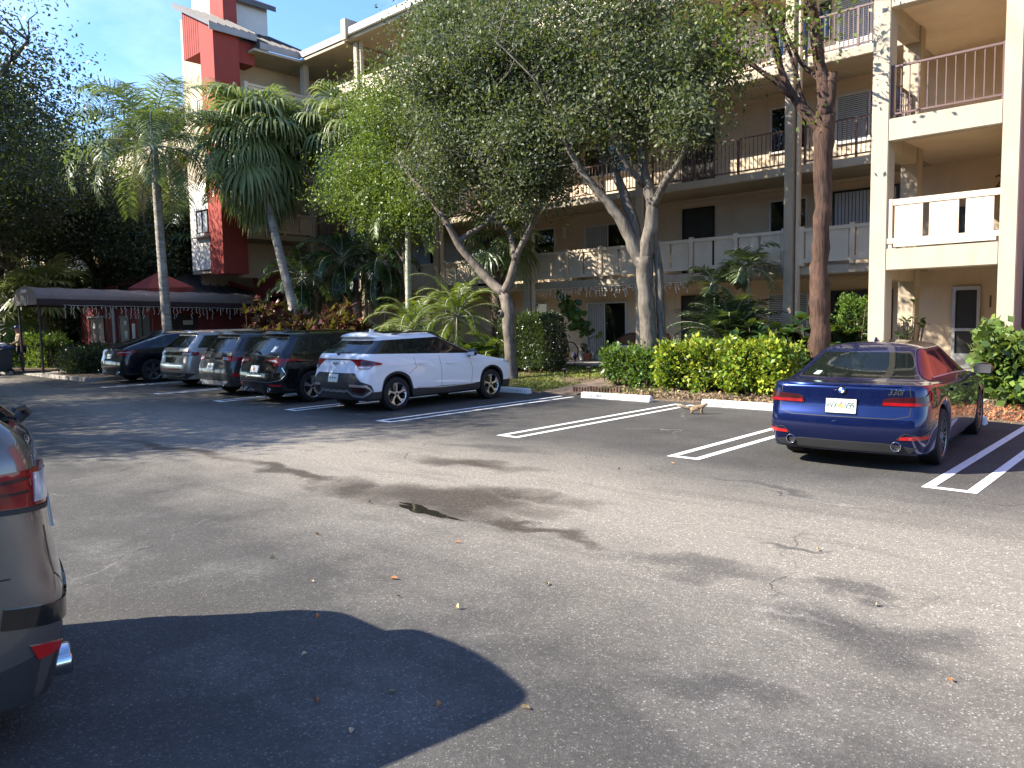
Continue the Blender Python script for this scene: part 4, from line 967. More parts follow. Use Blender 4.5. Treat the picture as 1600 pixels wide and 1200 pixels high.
def palms():
    o, top = palm('feather', 'queen_palm', 'tall queen palm with smooth grey trunk in front of the canopy', [(-28.55, 12.3, .05), (-28.45, 12.3, 1.6), (-28.6, 12.3, 4.5), (-28.75, 12.3, 8.3)], .185, .14, B_palm, L_palm, 31, 26, L=3.9, nl=72, ll=.9, lw=.022, plume=.5, drp=.7, e0=1.45, er=1.75, arch=2.1)
    MB().tube([top - np.array([0, 0, .2]), top + np.array([0, 0, .5]), top + np.array([0, 0, 1.0])], [.15, .13, .05], 10).build('crownshaft', B_royal, o, True)
    r = np.random.default_rng(77); qb = QB(); rb = MB()
    for i in range(3): feather(qb, rb, top, 1.2 + i * 2.1, -.9, 2.4, .7, r, 40, .5, .014, .3, .8)
    qb.build('dead_fronds', L_dry, o); rb.build('dead_stalks', B_fib, o)
    palm('fan', 'fan_palm', 'broad weeping fan palm crown in front of the red tower on a leaning bare trunk', [(-25.7, 16.0, .1), (-26.0, 16.0, 2.6), (-26.9, 16.0, 5.0), (-27.9, 16.0, 7.6), (-28.1, 16, 8.9)], .17, .15, B_palm, L_fan, 32, 52, pet=1.5, R=1.9, nseg=44, drp=1.0, er=2.75)
    palm('fan', 'fan_palm', 'smaller fan palm behind the yellow green tree', [(-25.0, 18.2, .2), (-25.0, 18.2, 5), (-25.3, 18.2, 9.0)], .13, .11, B_palm, L_fan, 33, 24, pet=1.2, R=1.6, nseg=40, er=2.2)
    palm('feather', 'solitaire_palm', 'slender palm with white green trunk behind the white suv', [(-20.1, 16.8, .1), (-20.13, 16.8, 2.3), (-20.04, 16.8, 5.4)], .115, .085, B_royal, L_palm, 34, 11, L=2.2, nl=40, ll=.5, lw=.03, plume=.15, drp=.7, arch=2.2)
    o, top = palm('fan', 'sabal_palm', 'palm with criss cross leaf bases on its trunk behind the gnarled tree', [(-17.4, 18.3, .2), (-17.42, 18.3, 2), (-17.3, 18.3, 4.3)], .2, .22, B_fib, L_palm, 35, 16, pet=.9, R=1.0, nseg=32, er=1.9, drp=.6, stalk=B_fib)
    mb = MB(); r = random.Random(3)
    for i in range(90):
        a = i * 2.39996; z = .9 + 3.4 * i / 90; x, y = -17.4 + .08 * (z - 2) / 2.3, 18.3
        c = Vector((x + .22 * math.cos(a), y + .22 * math.sin(a), z)); R = Matrix.Rotation(a, 3, 'Z') @ Matrix.Rotation(rad(28), 3, 'Y') @ Matrix.Rotation(rad(r.choice((-24, 24))), 3, 'X')
        mb.cbox(c, (.03, .07, .36), R)
    mb.build('leaf_bases', B_fib, o)
    G = 'feathery palms behind the white suv'
    for i, (x, y, h, lab, mt, L) in enumerate(((-19.3, 16.3, 1.5, 'yellow green feathery palm with drooping fronds, left of the pair', L_areca, 2.0), (-17.9, 16.9, 1.9, 'yellow green feathery palm with drooping fronds, taller and right of the pair', L_areca, 2.0), (-16.6, 17.1, .5, 'low feathery palm between the white suv and the clipped hedge', L_areca, 1.3), (-20.9, 16.4, .9, 'low feathery palm beside the burgundy shrubs', L_palm, 1.8))):
        palm('feather', 'pygmy_date_palm', lab, [(x, y, .1), (x + .03, y, h * .5), (x, y, h)], .09, .08, B_fib, mt, 40 + i, 30 if L > 1.5 else 16, G, L=L, nl=50, ll=.34, lw=.011, plume=.2, drp=.35, e0=1.45, er=1.9, arch=2.1)
    G = 'dark slender palms against the balcony'
    for i, (x, y, h, lab) in enumerate(((-27.4, 17.4, 3.6, 'dark bushy palm beside the leaning fan palm trunk'), (-24.9, 17.6, 4.2, 'dark slender palm above the burgundy shrubs, middle of the group'), (-22.7, 17.8, 4.0, 'dark slender palm above the paler burgundy shrub'))):
        palm('feather', 'dark_palm', lab, [(x, y, .1), (x + .05, y, h * .5), (x, y, h)], .07, .05, B_fib, L_dpalm, 50 + i, 20, G, L=1.9, nl=32, ll=.55, lw=.028, plume=.2, drp=.7, e0=1.4, er=2.4, arch=1.9)
    G = 'palms left of the pavilion'
    for i, (x, y, h, lab) in enumerate(((-39.9, 11.7, 3.5, 'sunlit fan palm behind the left end of the canopy'), (-41.8, 10.8, 2.6, 'lower fan palm left of the canopy end'), (-41.3, 17.9, 5.6, 'shaded fan palm over the pavilion roof'), (-38.2, 18.2, 6.2, 'shaded fan palm beside the queen palm trunk'))):
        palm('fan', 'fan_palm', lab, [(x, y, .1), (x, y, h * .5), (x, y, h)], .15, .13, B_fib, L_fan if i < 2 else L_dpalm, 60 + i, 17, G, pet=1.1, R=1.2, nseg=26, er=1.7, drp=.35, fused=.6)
    # clump of palms and shrubs against the ground floor, behind the yellow hedge
    for i, (x, y, h, L, lab) in enumerate(((-9.1, 19.0, 3.0, 1.0, 'thin palm with feathery head in front of the first balcony'), (-9.9, 18.7, 2.6, .9, 'thin palm left of its twin in front of the first balcony'))):
        palm('feather', 'areca_palm', lab, [(x, y, .3), (x + .02, y, h * .5), (x, y, h)], .035, .025, B_royal, L_palm, 70 + i, 9, 'thin palms before the first balcony', L=L, nl=30, ll=.42, lw=.02, plume=.2, drp=.4, arch=2.0)
    palm('feather', 'areca_palm', 'bushy dark green palm clump behind the yellow hedge', [(-9.4, 18.6, .2), (-9.4, 18.6, .6), (-9.4, 18.6, 1.0)], .12, .1, B_fib, L_dpalm, 73, 46, None, L=1.7, nl=34, ll=.42, lw=.018, plume=.3, drp=.35, e0=1.5, er=1.5, arch=1.5)
palms()

# ---- hedges and shrubs
def hedge(name, label, x0, x1, y0, y1, z1, n, leaf, mat, seed, group=None, z0=.15, elong=1.9, rough=.10, cat='hedge', rotate=0, core=True):
    r = np.random.default_rng(seed); o = thing(name, label, cat, ((x0 + x1) / 2, (y0 + y1) / 2, gz(y0)), group)
    zb = gz(y0); u = r.uniform(-1, 1, (n, 3)); ax = r.integers(0, 3, n); hz = (z1 - zb - z0) / 2
    A = np.array([y1 - y0, x1 - x0, 0]) * hz * 2; A[2] = (x1 - x0) * (y1 - y0); pr = np.array([(y1 - y0) * hz * 4, (x1 - x0) * hz * 4, (x1 - x0) * (y1 - y0) * 1.2]); pr /= pr.sum()
    ax = r.choice(3, n, p=pr); sg = np.where(r.random(n) < .5, -1, 1); sg[ax == 2] = 1
    u[np.arange(n), ax] = sg * (1 - np.abs(r.normal(size=n)) * .10)
    p4 = (np.abs(u) ** 6).sum(1) ** (1 / 6); u = u / np.maximum(p4, 1)[:, None]
    ph = r.uniform(0, 6, 6)
    P = np.array([(x0 + x1) / 2, (y0 + y1) / 2, zb + z0 + hz]) + u * np.array([(x1 - x0) / 2, (y1 - y0) / 2, hz])
    w = np.sin(P[:, 0] * 3.1 + ph[0]) * np.sin(P[:, 2] * 4 + ph[1]) + np.sin(P[:, 0] * 7.3 + P[:, 1] * 5 + ph[2]) * .7
    out = unit(u * np.array([.4, 1, 1]))
    P = P + out * ((r.random(n) < .07) * r.uniform(.03, .2, n) * (1 if rough > .06 else .3))[:, None] + out * (w * rough)[:, None] + r.normal(size=P.shape) * rough * .5
    V, F = leaf_quads(P, leaf, r, elong, .25, 0, out, .9)
    link('foliage', npmesh('foliage', V, F), mat, o)
    mb = MB()
    if core:
        for i in range(int((x1 - x0) * (y1 - y0) * 9) + 10):
            a = (r.uniform(x0 + .1, x1 - .1), r.uniform(y0 + .1, y1 - .1)); b = (a[0] + r.normal() * .22, a[1] + r.normal() * .15)
            mb.tube([(a[0], a[1], zb - .02), ((a[0] + b[0]) / 2 + .05, (a[1] + b[1]) / 2, (zb + z1) / 2), (b[0], b[1], z1 - .12)], [.018, .013, .006], 4, False)
        mb.build('stems', B_fib, o)
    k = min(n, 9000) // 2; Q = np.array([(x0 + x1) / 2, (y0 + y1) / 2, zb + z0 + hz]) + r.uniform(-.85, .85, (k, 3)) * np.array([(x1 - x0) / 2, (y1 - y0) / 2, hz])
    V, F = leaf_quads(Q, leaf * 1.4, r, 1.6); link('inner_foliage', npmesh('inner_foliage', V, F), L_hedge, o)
    return o
def rosette(qb, c, n, L, w, r, drp=.5, e=(.1, 1.3)):
    for i in range(n):
        az = r.uniform(0, 6.28); el = r.uniform(*e); d = np.array([math.cos(az) * math.cos(el), math.sin(az) * math.cos(el), math.sin(el)])
        side = np.array([-math.sin(az), math.cos(az), 0]); q = [np.array(c, float)]; dd = d; l = L * r.uniform(.7, 1.15)
        for k in range(3): q.append(q[-1] + dd * l / 3); dd = dd - Z * drp * (.4 + .4 * k); dd = dd / np.linalg.norm(dd)
        qb.add(*strip_from_path(q, [w * .35, w, w * .8, w * .06], side))
def shrub_ti(label, x, y, h, seed, n, spread, group):
    r = np.random.default_rng(seed); o = thing('cordyline_shrub', label, 'shrub', (x, y, gz(y)), group); qb = QB(); mb = MB()
    for i in range(n):
        px, py = x + r.normal() * spread, y + r.normal() * spread * .5; hh = h * r.uniform(.5, 1.0) * max(.45, 1 - .3 * abs(px - x) / spread)
        mb.tube([(px * .6 + x * .4, py, gz(y) - .02), (px, py, hh * .6), (px, py, hh)], [.02, .016, .012], 4, False); rosette(qb, (px, py, hh), 17, .48, .06, r)
        rosette(qb, (px, py, hh * .72), 10, .42, .045, r); rosette(qb, (px, py, hh * .45), 7, .42, .045, r)
    qb.build('foliage', L_ti, o); mb.build('stems', B_fib, o)
def big_leaf(label, x, y, h, seed, n=60, spread=.5, mat=None, L=.4, w=.13, name='leafy_shrub', group=None):
    r = np.random.default_rng(seed); o = thing(name, label, 'shrub', (x, y, gz(y)), group); qb = QB(); mb = MB()
    for i in range(n):
        a, rr = r.uniform(0, 6.28), spread * math.sqrt(r.random()); p = np.array([x + rr * math.cos(a), y + rr * math.sin(a) * .7, gz(y) + h * r.uniform(.25, 1) * (1 - .35 * rr / spread)])
        mb.tube([(x + (p[0] - x) * .3, y + (p[1] - y) * .3, gz(y) - .02), tuple(p)], [.014, .008], 4, False); rosette(qb, p, 3, L, w, r, .45, (-.2, .9))
    qb.build('foliage', mat or L_dpalm, o); mb.build('stems', B_fib, o)
def bushes():
    hedge('gold_hedge', 'wide hedge of glossy yellow variegated leaves left of the blue sedan', -9.6, -6.55, 15.5, 16.5, 1.1, 11500, .115, L_gold, 81, rough=.13)
    hedge('green_hedge', 'lower light green hedge at the foot of the grey tree', -11.45, -9.5, 15.75, 16.7, .92, 6000, .10, L_greenh, 82, rough=.13)
    hedge('hedge', 'clipped dark green block hedge behind the gnarled tree', -16.3, -14.3, 16.9, 18.1, 1.96, 17000, .062, L_hedge, 83, rough=.05)
    hedge('hedge', 'round leaved bright hedge right of the blue sedan', -3.25, -.9, 15.75, 16.9, 1.32, 4200, .15, L_sea, 84, elong=1.25, rough=.12)
    hedge('hedge', 'low clipped hedge beside the canopy posts', -32.2, -30.7, 9.6, 14.3, .92, 10000, .09, L_hedge, 85, rough=.07, z0=.1)
    hedge('hedge', 'taller dark hedge left of the red pavilion wall', -52, -43.7, 13.2, 14.8, 4.4, 15000, .17, L_dark, 86, rough=.15)
    hedge('hedge', 'tall dark shrub mass in front of the shaded wing', -57, -44.6, 17.0, 18.2, 5.2, 12000, .2, L_dark, 90, rough=.25)
    hedge('hedge', 'loose sunlit shrubs behind the canopy end', -42.5, -36.5, 10.4, 11.6, 1.35, 4500, .15, L_greenh, 87, rough=.2)
    hedge('hedge', 'low dark shrubs in front of the red pavilion', -42.8, -35.2, 12.6, 13.6, .85, 5000, .11, L_hedge, 88, rough=.12)
    hedge('climbing_vine', 'dense vine column growing at the ground floor window beside the pale stair tower', -6.35, -5.75, 17.9, 18.4, 2.15, 4200, .07, L_greenh, 89, rough=.1, cat='vine')
    G = 'burgundy shrubs behind the parked cars'
    shrub_ti('dark burgundy leafed shrub beside the canopy end', -26.6, 15.3, 2.7, 91, 46, .75, G); shrub_ti('darker burgundy shrub at the foot of the leaning fan palm', -24.6, 15.4, 2.3, 92, 40, .7, G); shrub_ti('pale pink and burgundy leafed shrub behind the black suv', -21.9, 15.4, 2.55, 93, 66, .85, G)
    big_leaf('dark leafy shrub under the bushy palm clump', -8.3, 17.9, 1.5, 94, 110, 1.0, L_dpalm)
    big_leaf('dark leafy shrub at the foot of the red brown tree', -6.9, 17.7, 1.7, 95, 90, .8, L_dpalm)
    big_leaf('low leafy shrub under the feathery palm behind the white suv', -17.0, 16.6, 1.1, 96, 70, .6, L_greenh)
    big_leaf('potted looking leafy bush inside the stair tower entry', -5.0, 18.3, 1.9, 97, 26, .35, L_greenh, .2, .05)
    r = np.random.default_rng(5); qb = QB()
    # grass blades on the lawn
    n = 26000; x = r.uniform(-18.5, -12.2, n); y = r.uniform(14.5, 18.9, n); keep = (np.sin(x * 2.1) + np.sin(y * 3 + x) + r.normal(size=n) * .6) > -.9
    x2 = r.uniform(-11.2, -9.6, 2500); y2 = r.uniform(14.6, 15.5, 2500); k2 = r.random(2500) < np.clip((-9.4 - x2) / 1.8, 0, 1)
    x = np.concatenate([x[keep], x2[k2]]); y = np.concatenate([y[keep], y2[k2]]); z = np.array([gz(v) for v in y])
    P = np.stack([x, y, z], 1); d = r.normal(size=P.shape) * .5; d[:, 2] = 1; d = unit(d); s = unit(np.cross(d, r.normal(size=P.shape))) * .012; L = r.uniform(.05, .11, len(P))[:, None]
    V = np.stack([P - s, P + s, P + d * L * .6 + s * .7, P + d * L + np.array([.02, 0, -.01])], 1).reshape(-1, 3)
    L_grass = leafmat('lawn grass', [(.10, .13, .02), (.17, .20, .035), (.27, .26, .07)], .3, .6)
    tag(link('lawn', npmesh('lawn', V, np.arange(len(V)).reshape(-1, 4)), L_grass), kind='stuff')
    # leaf litter under the hedges
    n = 2600; x = r.uniform(-11.0, -6.2, n); y = 14.5 + np.abs(r.normal(size=n)) * .55; z = np.array([gz(v) for v in y]) + .03
    V, F = leaf_quads(np.stack([x, y, z], 1), .075, r, 1.8, -.2)
    L_lit = leafmat('fallen dry leaves', [(.12, .07, .04), (.25, .16, .09), (.36, .27, .17)], .1, .8)
    tag(link('leaf_litter', npmesh('leaf_litter', V, F), L_lit), kind='stuff')
    n = 2600; x = r.uniform(-3.25, 0, n); y = r.uniform(14.45, 15.9, n); z = np.array([gz(v) for v in y]) + .03
    V, F = leaf_quads(np.stack([x, y, z], 1), .07, r, 2.2, -.2)
    tag(link('mulch', npmesh('mulch', V, F), leafmat('red wood chips', [(.22, .06, .025), (.34, .12, .05), (.42, .2, .1)], .05, .85)), kind='stuff')
bushes()
# ------------------------------------------------------------------ cars
PHI = [18, 36, 54, 72, 90]
class Car:
    """body lofted from horizontal outlines; rear bumper at local y=0, nose toward +y"""
    def __init__(s, name, label, cat, loc, rotz, L, W, wb, oh, Rw, levels, gb, side_glass, mats, clad=(1,), ra=None, taper=.045, group=None, sub=2, pillar='gloss_black', dp=3):
        s.dp = dp
        s.L, s.W, s.wb, s.oh, s.Rw = L, W, wb, oh, Rw
        s.root = thing(name, label, cat, loc, group, rotz); ORG[s.root.name] = Vector((0, 0, 0)); s.root.rotation_euler = (0, 0, rotz)
        s.mats = mats; ra = ra or Rw + .06; s.ra = ra; yr, yf = oh, oh + wb; s.yr, s.yf = yr, yf
        q = [0, .12, .34, .62, .92, 1.08, 1.38, 1.66, 1.88, 2.0]
        arch = lambda y: [y - ra * 1.04] + [y - ra + ra * t for t in q] + [y + ra * 1.04]
        mid = list(np.linspace(yr + ra * 1.04, yf - ra * 1.04, 9)[1:-1])
        lev = []
        for l in levels:
            d = dict(crR=.30, crF=.45, bowR=.10, bowF=.22, cre=0, tz=None, lin=False, e=2.5); d.update(l); lev.append(d)
        s.lev = lev; base = lev[3]
        S = [base['yR'] + base['bowR'] * .58 + base['crR']] + arch(yr) + mid + arch(yf) + [L - .5]
        S0, S1 = S[0], S[-1]; inner = S[1:-1]; nh = 4 + 5 + len(inner) + 5 + 4; s.nh = nh; s.ist = 9; s.inner = inner
        grid = []
        for k, d in enumerate(lev):
            w = d['w']; P = []
            yc = d['yR'] + d['bowR'] * .58; st = yc + d['crR']; yd = d['yF'] - d['bowF'] * .58; en = yd - d['crF']
            for u in (0, .3, .55, .76): P.append([u * w, d['yR'] + d['bowR'] * u * u])
            for p in PHI:
                a = rad(p); e = 2 / d['e']
                P.append([.76 * w + .24 * w * math.sin(a) ** e, yc + d['crR'] * (1 - math.cos(a) ** e)])
            for y in inner:
                if d['lin']: yy = st + (en - st) * (y - S0) / (S1 - S0)
                else: yy = y
                P.append([w, yy])
            for p in PHI[::-1]:
                a = rad(p); e = 2 / d['e']
                P.append([.76 * w + .24 * w * math.sin(a) ** e, yd - d['crF'] * (1 - math.cos(a) ** e)])
            for u in (.76, .55, .3, 0): P.append([u * w, d['yF'] - d['bowF'] * u * u])
            ring = []
            for i, (x, y) in enumerate(P):
                c = (y - L * .5) / (L * .5); x *= 1 - taper * abs(c) ** 3
                z = d['z'] if d['tz'] is None else d['z'] + (d['tz'] - d['z']) * min(1, max(0, y / L))
                ring.append([x, y, z])
            grid.append(ring)
        z0 = lev[1]['z']; kb = gb - 1; zb = [p[2] for p in grid[kb]]
        for k in range(kb):
            for i in range(s.ist, s.ist + len(inner)):
                x, y, z = grid[k][i]
                for yw in (yr, yf):
                    dy = abs(y - yw)
                    if dy < ra * .999:
                        a = max(z0, Rw + math.sqrt(max(0, ra * ra - dy * dy)))
                        grid[k][i][2] = a + (max(z, z0) - z0) * (zb[i] - a) / (zb[i] - z0) + (.012 if k == 0 else 0)
        K = len(lev); nr = 2 * nh - 2; verts = []; 
        for ring in grid:
            for i in range(nh): verts.append(ring[i])
            for i in range(nh - 2, 0, -1): x, y, z = ring[i]; verts.append([-x, y, z])
        classes = ['body', 'cladding', 'rear_window', 'windshield', 'pillar', 'roof_panel']; s.side_names = []
        F = []; C = []
        def cls(k, i):   # i: half index of the segment i..i+1
            if k == gb:
                if i < 4: return 'rear_window'
                if i >= nh - 6: return 'windshield'
                for n, (a, b) in enumerate(side_glass):
                    if a <= i - s.ist < b: return 'side_window%d' % n
                return 'pillar' if s.ist - s.dp <= i <= nh - 8 else 'body'
            if k in clad: return 'cladding'
            if k >= K - 3 and mats.get('roof_panel') and i > s.ist + 6: return 'roof_panel'
            return 'body'
        for n in range(len(side_glass)):
            for sd in 'RL': classes.append('side_window%d%s' % (n, sd))
        for k in range(K - 1):
            for j in range(nr):
                j2 = (j + 1) % nr; right = j < nh - 1; i = j if right else nr - 1 - j
                c = cls(k, i)
                if c.startswith('side_window'): c += 'R' if right else 'L'
                F.append((k * nr + j, k * nr + j2, (k + 1) * nr + j2, (k + 1) * nr + j)); C.append(classes.index(c))
        me = bpy.data.meshes.new('tmp'); me.from_pydata(verts, [], F); me.update()
        for c in classes: me.materials.append(None)
        me.polygons.foreach_set('material_index', np.array(C, np.int32))
        bm = bmesh.new(); bm.from_mesh(me); cl = bm.edges.layers.float.new('crease_edge'); bm.verts.ensure_lookup_table(); bm.edges.ensure_lookup_table()
        for e in bm.edges:
            a, b = e.verts[0].index, e.verts[1].index
            if a // nr == b // nr: e[cl] = lev[a // nr]['cre']
        bmesh.ops.remove_doubles(bm, verts=bm.verts, dist=.0015); bm.to_mesh(me); bm.free()
        o = bpy.data.objects.new('tmp', me); COL.objects.link(o); md = o.modifiers.new('s', 'SUBSURF'); md.levels = sub; md.render_levels = sub; md.boundary_smooth = 'ALL'
        dg = bpy.context.evaluated_depsgraph_get(); ev = o.evaluated_get(dg); em = ev.to_mesh()
        n = len(em.vertices); V = np.empty(n * 3); em.vertices.foreach_get('co', V); V = V.reshape(-1, 3)
        NV = np.empty(n * 3); em.vertex_normals.foreach_get('vector', NV); NV = NV.reshape(-1, 3)
        FF = [tuple(p.vertices) for p in em.polygons]; CI = np.array([p.material_index for p in em.polygons])
        ev.to_mesh_clear(); bpy.data.objects.remove(o); bpy.data.meshes.remove(me)
        s.V, s.NV, s.FF = V, NV, FF
        s.bvh = BVHTree.FromPolygons([Vector(v) for v in V], FF)
        s.outline = np.array([p[:2] for p in grid[5]][:nh]); d = np.linalg.norm(np.diff(s.outline, axis=0), axis=1); s.cum = np.concatenate([[0], np.cumsum(d)])
        s.glass_objs = {}
        for ci, c in enumerate(classes):
            idx = np.where(CI == ci)[0]
            if not len(idx): continue
            fs = [FF[i] for i in idx]; used = sorted({v for f in fs for v in f}); mp = {v: k for k, v in enumerate(used)}
            m2 = bpy.data.meshes.new(c); m2.from_pydata([V[v] for v in used], [], [tuple(mp[v] for v in f) for f in fs]); m2.update()
            nm = 'side_window' if c.startswith('side') else c; mt = mats.get(nm) or {'cladding': M['black_plastic'], 'pillar': M.get(pillar) or mats['body'], 'rear_window': M['car_glass'], 'windshield': M['car_glass'], 'side_window': M['car_glass'], 'roof_panel': mats['body']}[nm]
            bpy.data.meshes.remove(m2); groups = [fs]
            if c == 'pillar' or c == 'roof_panel':
                par = {v: v for v in used}
                def find(v):
                    while par[v] != v: par[v] = par[par[v]]; v = par[v]
                    return v
                for f in fs:
                    for v in f[1:]: par[find(v)] = find(f[0])
                gd = {}
                for f in fs: gd.setdefault(find(f[0]), []).append(f)
                groups = list(gd.values())
            for fs in groups:
                used = sorted({v for f in fs for v in f}); mp = {v: k for k, v in enumerate(used)}
                m2 = bpy.data.meshes.new(c); m2.from_pydata([V[v] for v in used], [], [tuple(mp[v] for v in f) for f in fs]); m2.update()
                ob = link(nm, m2, mt, s.root, True)
                m2.normals_split_custom_set_from_vertices([Vector(NV[v]) for v in used])
                s.glass_objs[c] = ob
        b = s.glass_objs['body']; s.body = b
    # -- projection helpers
    def wrap(s, sv, z, off):
        sg = -1 if sv < 0 else 1; a = abs(sv)
        def at(q):
            q = min(max(q, 0), s.cum[-1] - .01); return np.array([np.interp(q, s.cum, s.outline[:, 0]), np.interp(q, s.cum, s.outline[:, 1])])
        p = at(a); t = at(a + .07) - (at(a - .07) if a > .07 else at(.07) * np.array([-1, 1]))
        t /= np.linalg.norm(t); n = np.array([t[1], -t[0]])
        if a < .07: n = np.array([0, -1.])
        o = Vector((p[0] + n[0] * .8, p[1] + n[1] * .8, z)); d = Vector((-n[0], -n[1], 0))
        h = s.bvh.ray_cast(o, d, 2.4); loc, nn = (h[0], h[1]) if h[0] is not None else (o + d * .8, -d)
        if nn.dot(d) > 0: nn = -nn
        q = loc + nn * off
        return Vector((q.x * sg, q.y, q.z))
    def side(s, y, z, off, sg=1):
        h = s.bvh.ray_cast(Vector((2, y, z)), Vector((-1, 0, 0)), 3)
        loc, nn = (h[0], h[1]) if h[0] is not None else (Vector((s.W / 2, y, z)), Vector((1, 0, 0)))
        if nn.x < 0: nn = -nn
        q = loc + nn * off; return Vector((q.x * sg, q.y, q.z))
    def top(s, x, y, off):
        h = s.bvh.ray_cast(Vector((x, y, 4)), Vector((0, 0, -1)), 5); return (h[0] if h[0] is not None else Vector((x, y, 1.5))) + Vector((0, 0, off))
    def decal(s, name, poly, mat, off=.006, mode='wrap', sg=1, par=None, thick=.012, cuts=2, faces=None, size=.06):
        bm = bmesh.new(); vs = [bm.verts.new((a, b, 0)) for a, b in poly]
        if faces: [bm.faces.new([vs[i] for i in f]) for f in faces]
        else:
            bm.faces.new(vs); bmesh.ops.triangulate(bm, faces=bm.faces)
        for _ in range(cuts):
            es = [e for e in bm.edges if e.calc_length() > size]
            if not es: break
            bmesh.ops.subdivide_edges(bm, edges=es, cuts=1); bmesh.ops.triangulate(bm, faces=[f for f in bm.faces if len(f.verts) > 4])
        be = [(e.verts[0], e.verts[1]) for e in bm.edges if len(e.link_faces) == 1]
        P = {v: (v.co.x, v.co.y) for v in bm.verts}
        f = s.wrap if mode == 'wrap' else (lambda a, b, o: s.side(a, b, o, sg))
        for v, (a, b) in P.items(): v.co = f(a * (sg if mode == 'wrap' else 1), b, off)
        if thick:
            lo = {}
            for a, b in be:
                for v in (a, b):
                    if v not in lo: lo[v] = bm.verts.new(f(P[v][0] * (sg if mode == 'wrap' else 1), P[v][1], off - thick))
                try: bm.faces.new((a, b, lo[b], lo[a]))
                except ValueError: pass
        bmesh.ops.recalc_face_normals(bm, faces=bm.faces)
        me = bpy.data.meshes.new(name); bm.to_mesh(me); bm.free()
        o = link(name, me, mat, par or s.root); me.shade_smooth(); me.set_sharp_from_angle(angle=rad(40)); return o
    def line(s, name, pts, w, mat, off=.003, mode='side', sg=1, par=None, thick=0):
        """thin ribbon following pts in the projected plane"""
        poly = []; n = len(pts); L_ = []; R_ = []
        for i, p in enumerate(pts):
            a = Vector(pts[max(0, i - 1)]); b = Vector(pts[min(n - 1, i + 1)]); t = (b - a).normalized(); q = Vector((-t.y, t.x)) * w / 2
            L_.append(Vector(p) + q); R_.append(Vector(p) - q)
        V = [tuple(v) for v in L_ + R_]; F = [(i, i + 1, n + i + 1, n + i) for i in range(n - 1)]
        return s.decal(name, V, mat, off, mode, sg, par, thick, 3, F, .09)
    def text(s, name, body, size, s0, z0, mat, off=.006, par=None, **k):
        v, f = text_pts(body, size, **k); mb = MB().add([s.wrap(s0 + a, z0 + b, off) for a, b in v], f); return mb.build(name, mat, par or s.root)
    def both(s, name, poly, mat, **k):
        return [s.decal(name, poly, mat, sg=g, **k) for g in (1, -1)]
    def wheels(s, spec):
        Rw, tw = s.Rw, spec.get('tw', .235); Rr = spec.get('rr', Rw * .68)
        for y in (s.yr, s.yf):
            for sg in (1, -1):
                xo = s.W / 2 - spec.get('inset', .03); c = (0, y, Rw); h = tw
                prof = [(Rr, xo - h), (Rw - .05, xo - h), (Rw - .012, xo - h + .02), (Rw, xo - h + .05), (Rw, xo - .05), (Rw - .012, xo - .018), (Rw - .05, xo), (Rr + .018, xo - .004), (Rr, xo - .014), (Rr - .008, xo - .05)]
                t = MB().lathe([(r, q * sg) for r, q in prof], c, 40, 0).build('wheel', M['rubber'], s.root, 40)
                MB().lathe([(Rr - .008, (xo - .045) * sg), (Rr - .03, (xo - .085) * sg), (Rr - .05, (xo - .12) * sg), (.0, (xo - .12) * sg)], c, 32, 0).build('rim', spec.get('dish', M['black_plastic']), t, 40)
                sp = MB(); n = spec['n']; ro = Rr - .012
                sp.lathe([(Rr - .012, (xo - .02) * sg), (Rr + .002, (xo - .012) * sg), (Rr - .002, (xo - .04) * sg)], c, 40, 0)
                for i in range(n):
                    a = 2 * math.pi * i / n + .3
                    for (r0, a0, r1, a1, w0, w1) in spec['spokes']:
                        def pt(r, aa, d): return Vector((d * sg, y + r * math.cos(a + aa), Rw + r * math.sin(a + aa)))
                        p0, p1 = pt(r0, a0, 0), pt(r1 if r1 > 0 else ro, a1, 0); t_ = (p1 - p0).normalized(); q = Vector((0, -t_.z, t_.y))
                        xi, xf = xo - .035, xo - .022
                        def X(p, xx): return Vector((xx * sg, p.y, p.z))
                        vs = [X(p0 - q * w0 / 2, xi), X(p0 + q * w0 / 2, xi), X(p1 + q * w1 / 2, xf), X(p1 - q * w1 / 2, xf)]
                        vs += [v - Vector((.035 * sg, 0, 0)) for v in vs]
                        sp.add(vs, [(0, 1, 2, 3), (7, 6, 5, 4), (0, 4, 5, 1), (1, 5, 6, 2), (2, 6, 7, 3), (3, 7, 4, 0)])
                sp.lathe([(0, (xo - .024) * sg), (.05, (xo - .026) * sg), (.062, (xo - .05) * sg)], c, 16, 0)
                so = sp.build('spokes', spec['mat'], t)
                MB().lathe([(0, (xo - .021) * sg), (.028, (xo - .021) * sg), (.03, (xo - .03) * sg)], c, 14, 0).build('hub_cap', spec.get('cap', M['gloss_black']), t)
                MB().lathe([(s.ra + .015, (s.W / 2 - .06) * sg), (s.ra + .015, .45 * sg), (0, .45 * sg)], c, 24, 0, -.15, math.pi + .15) if False else None
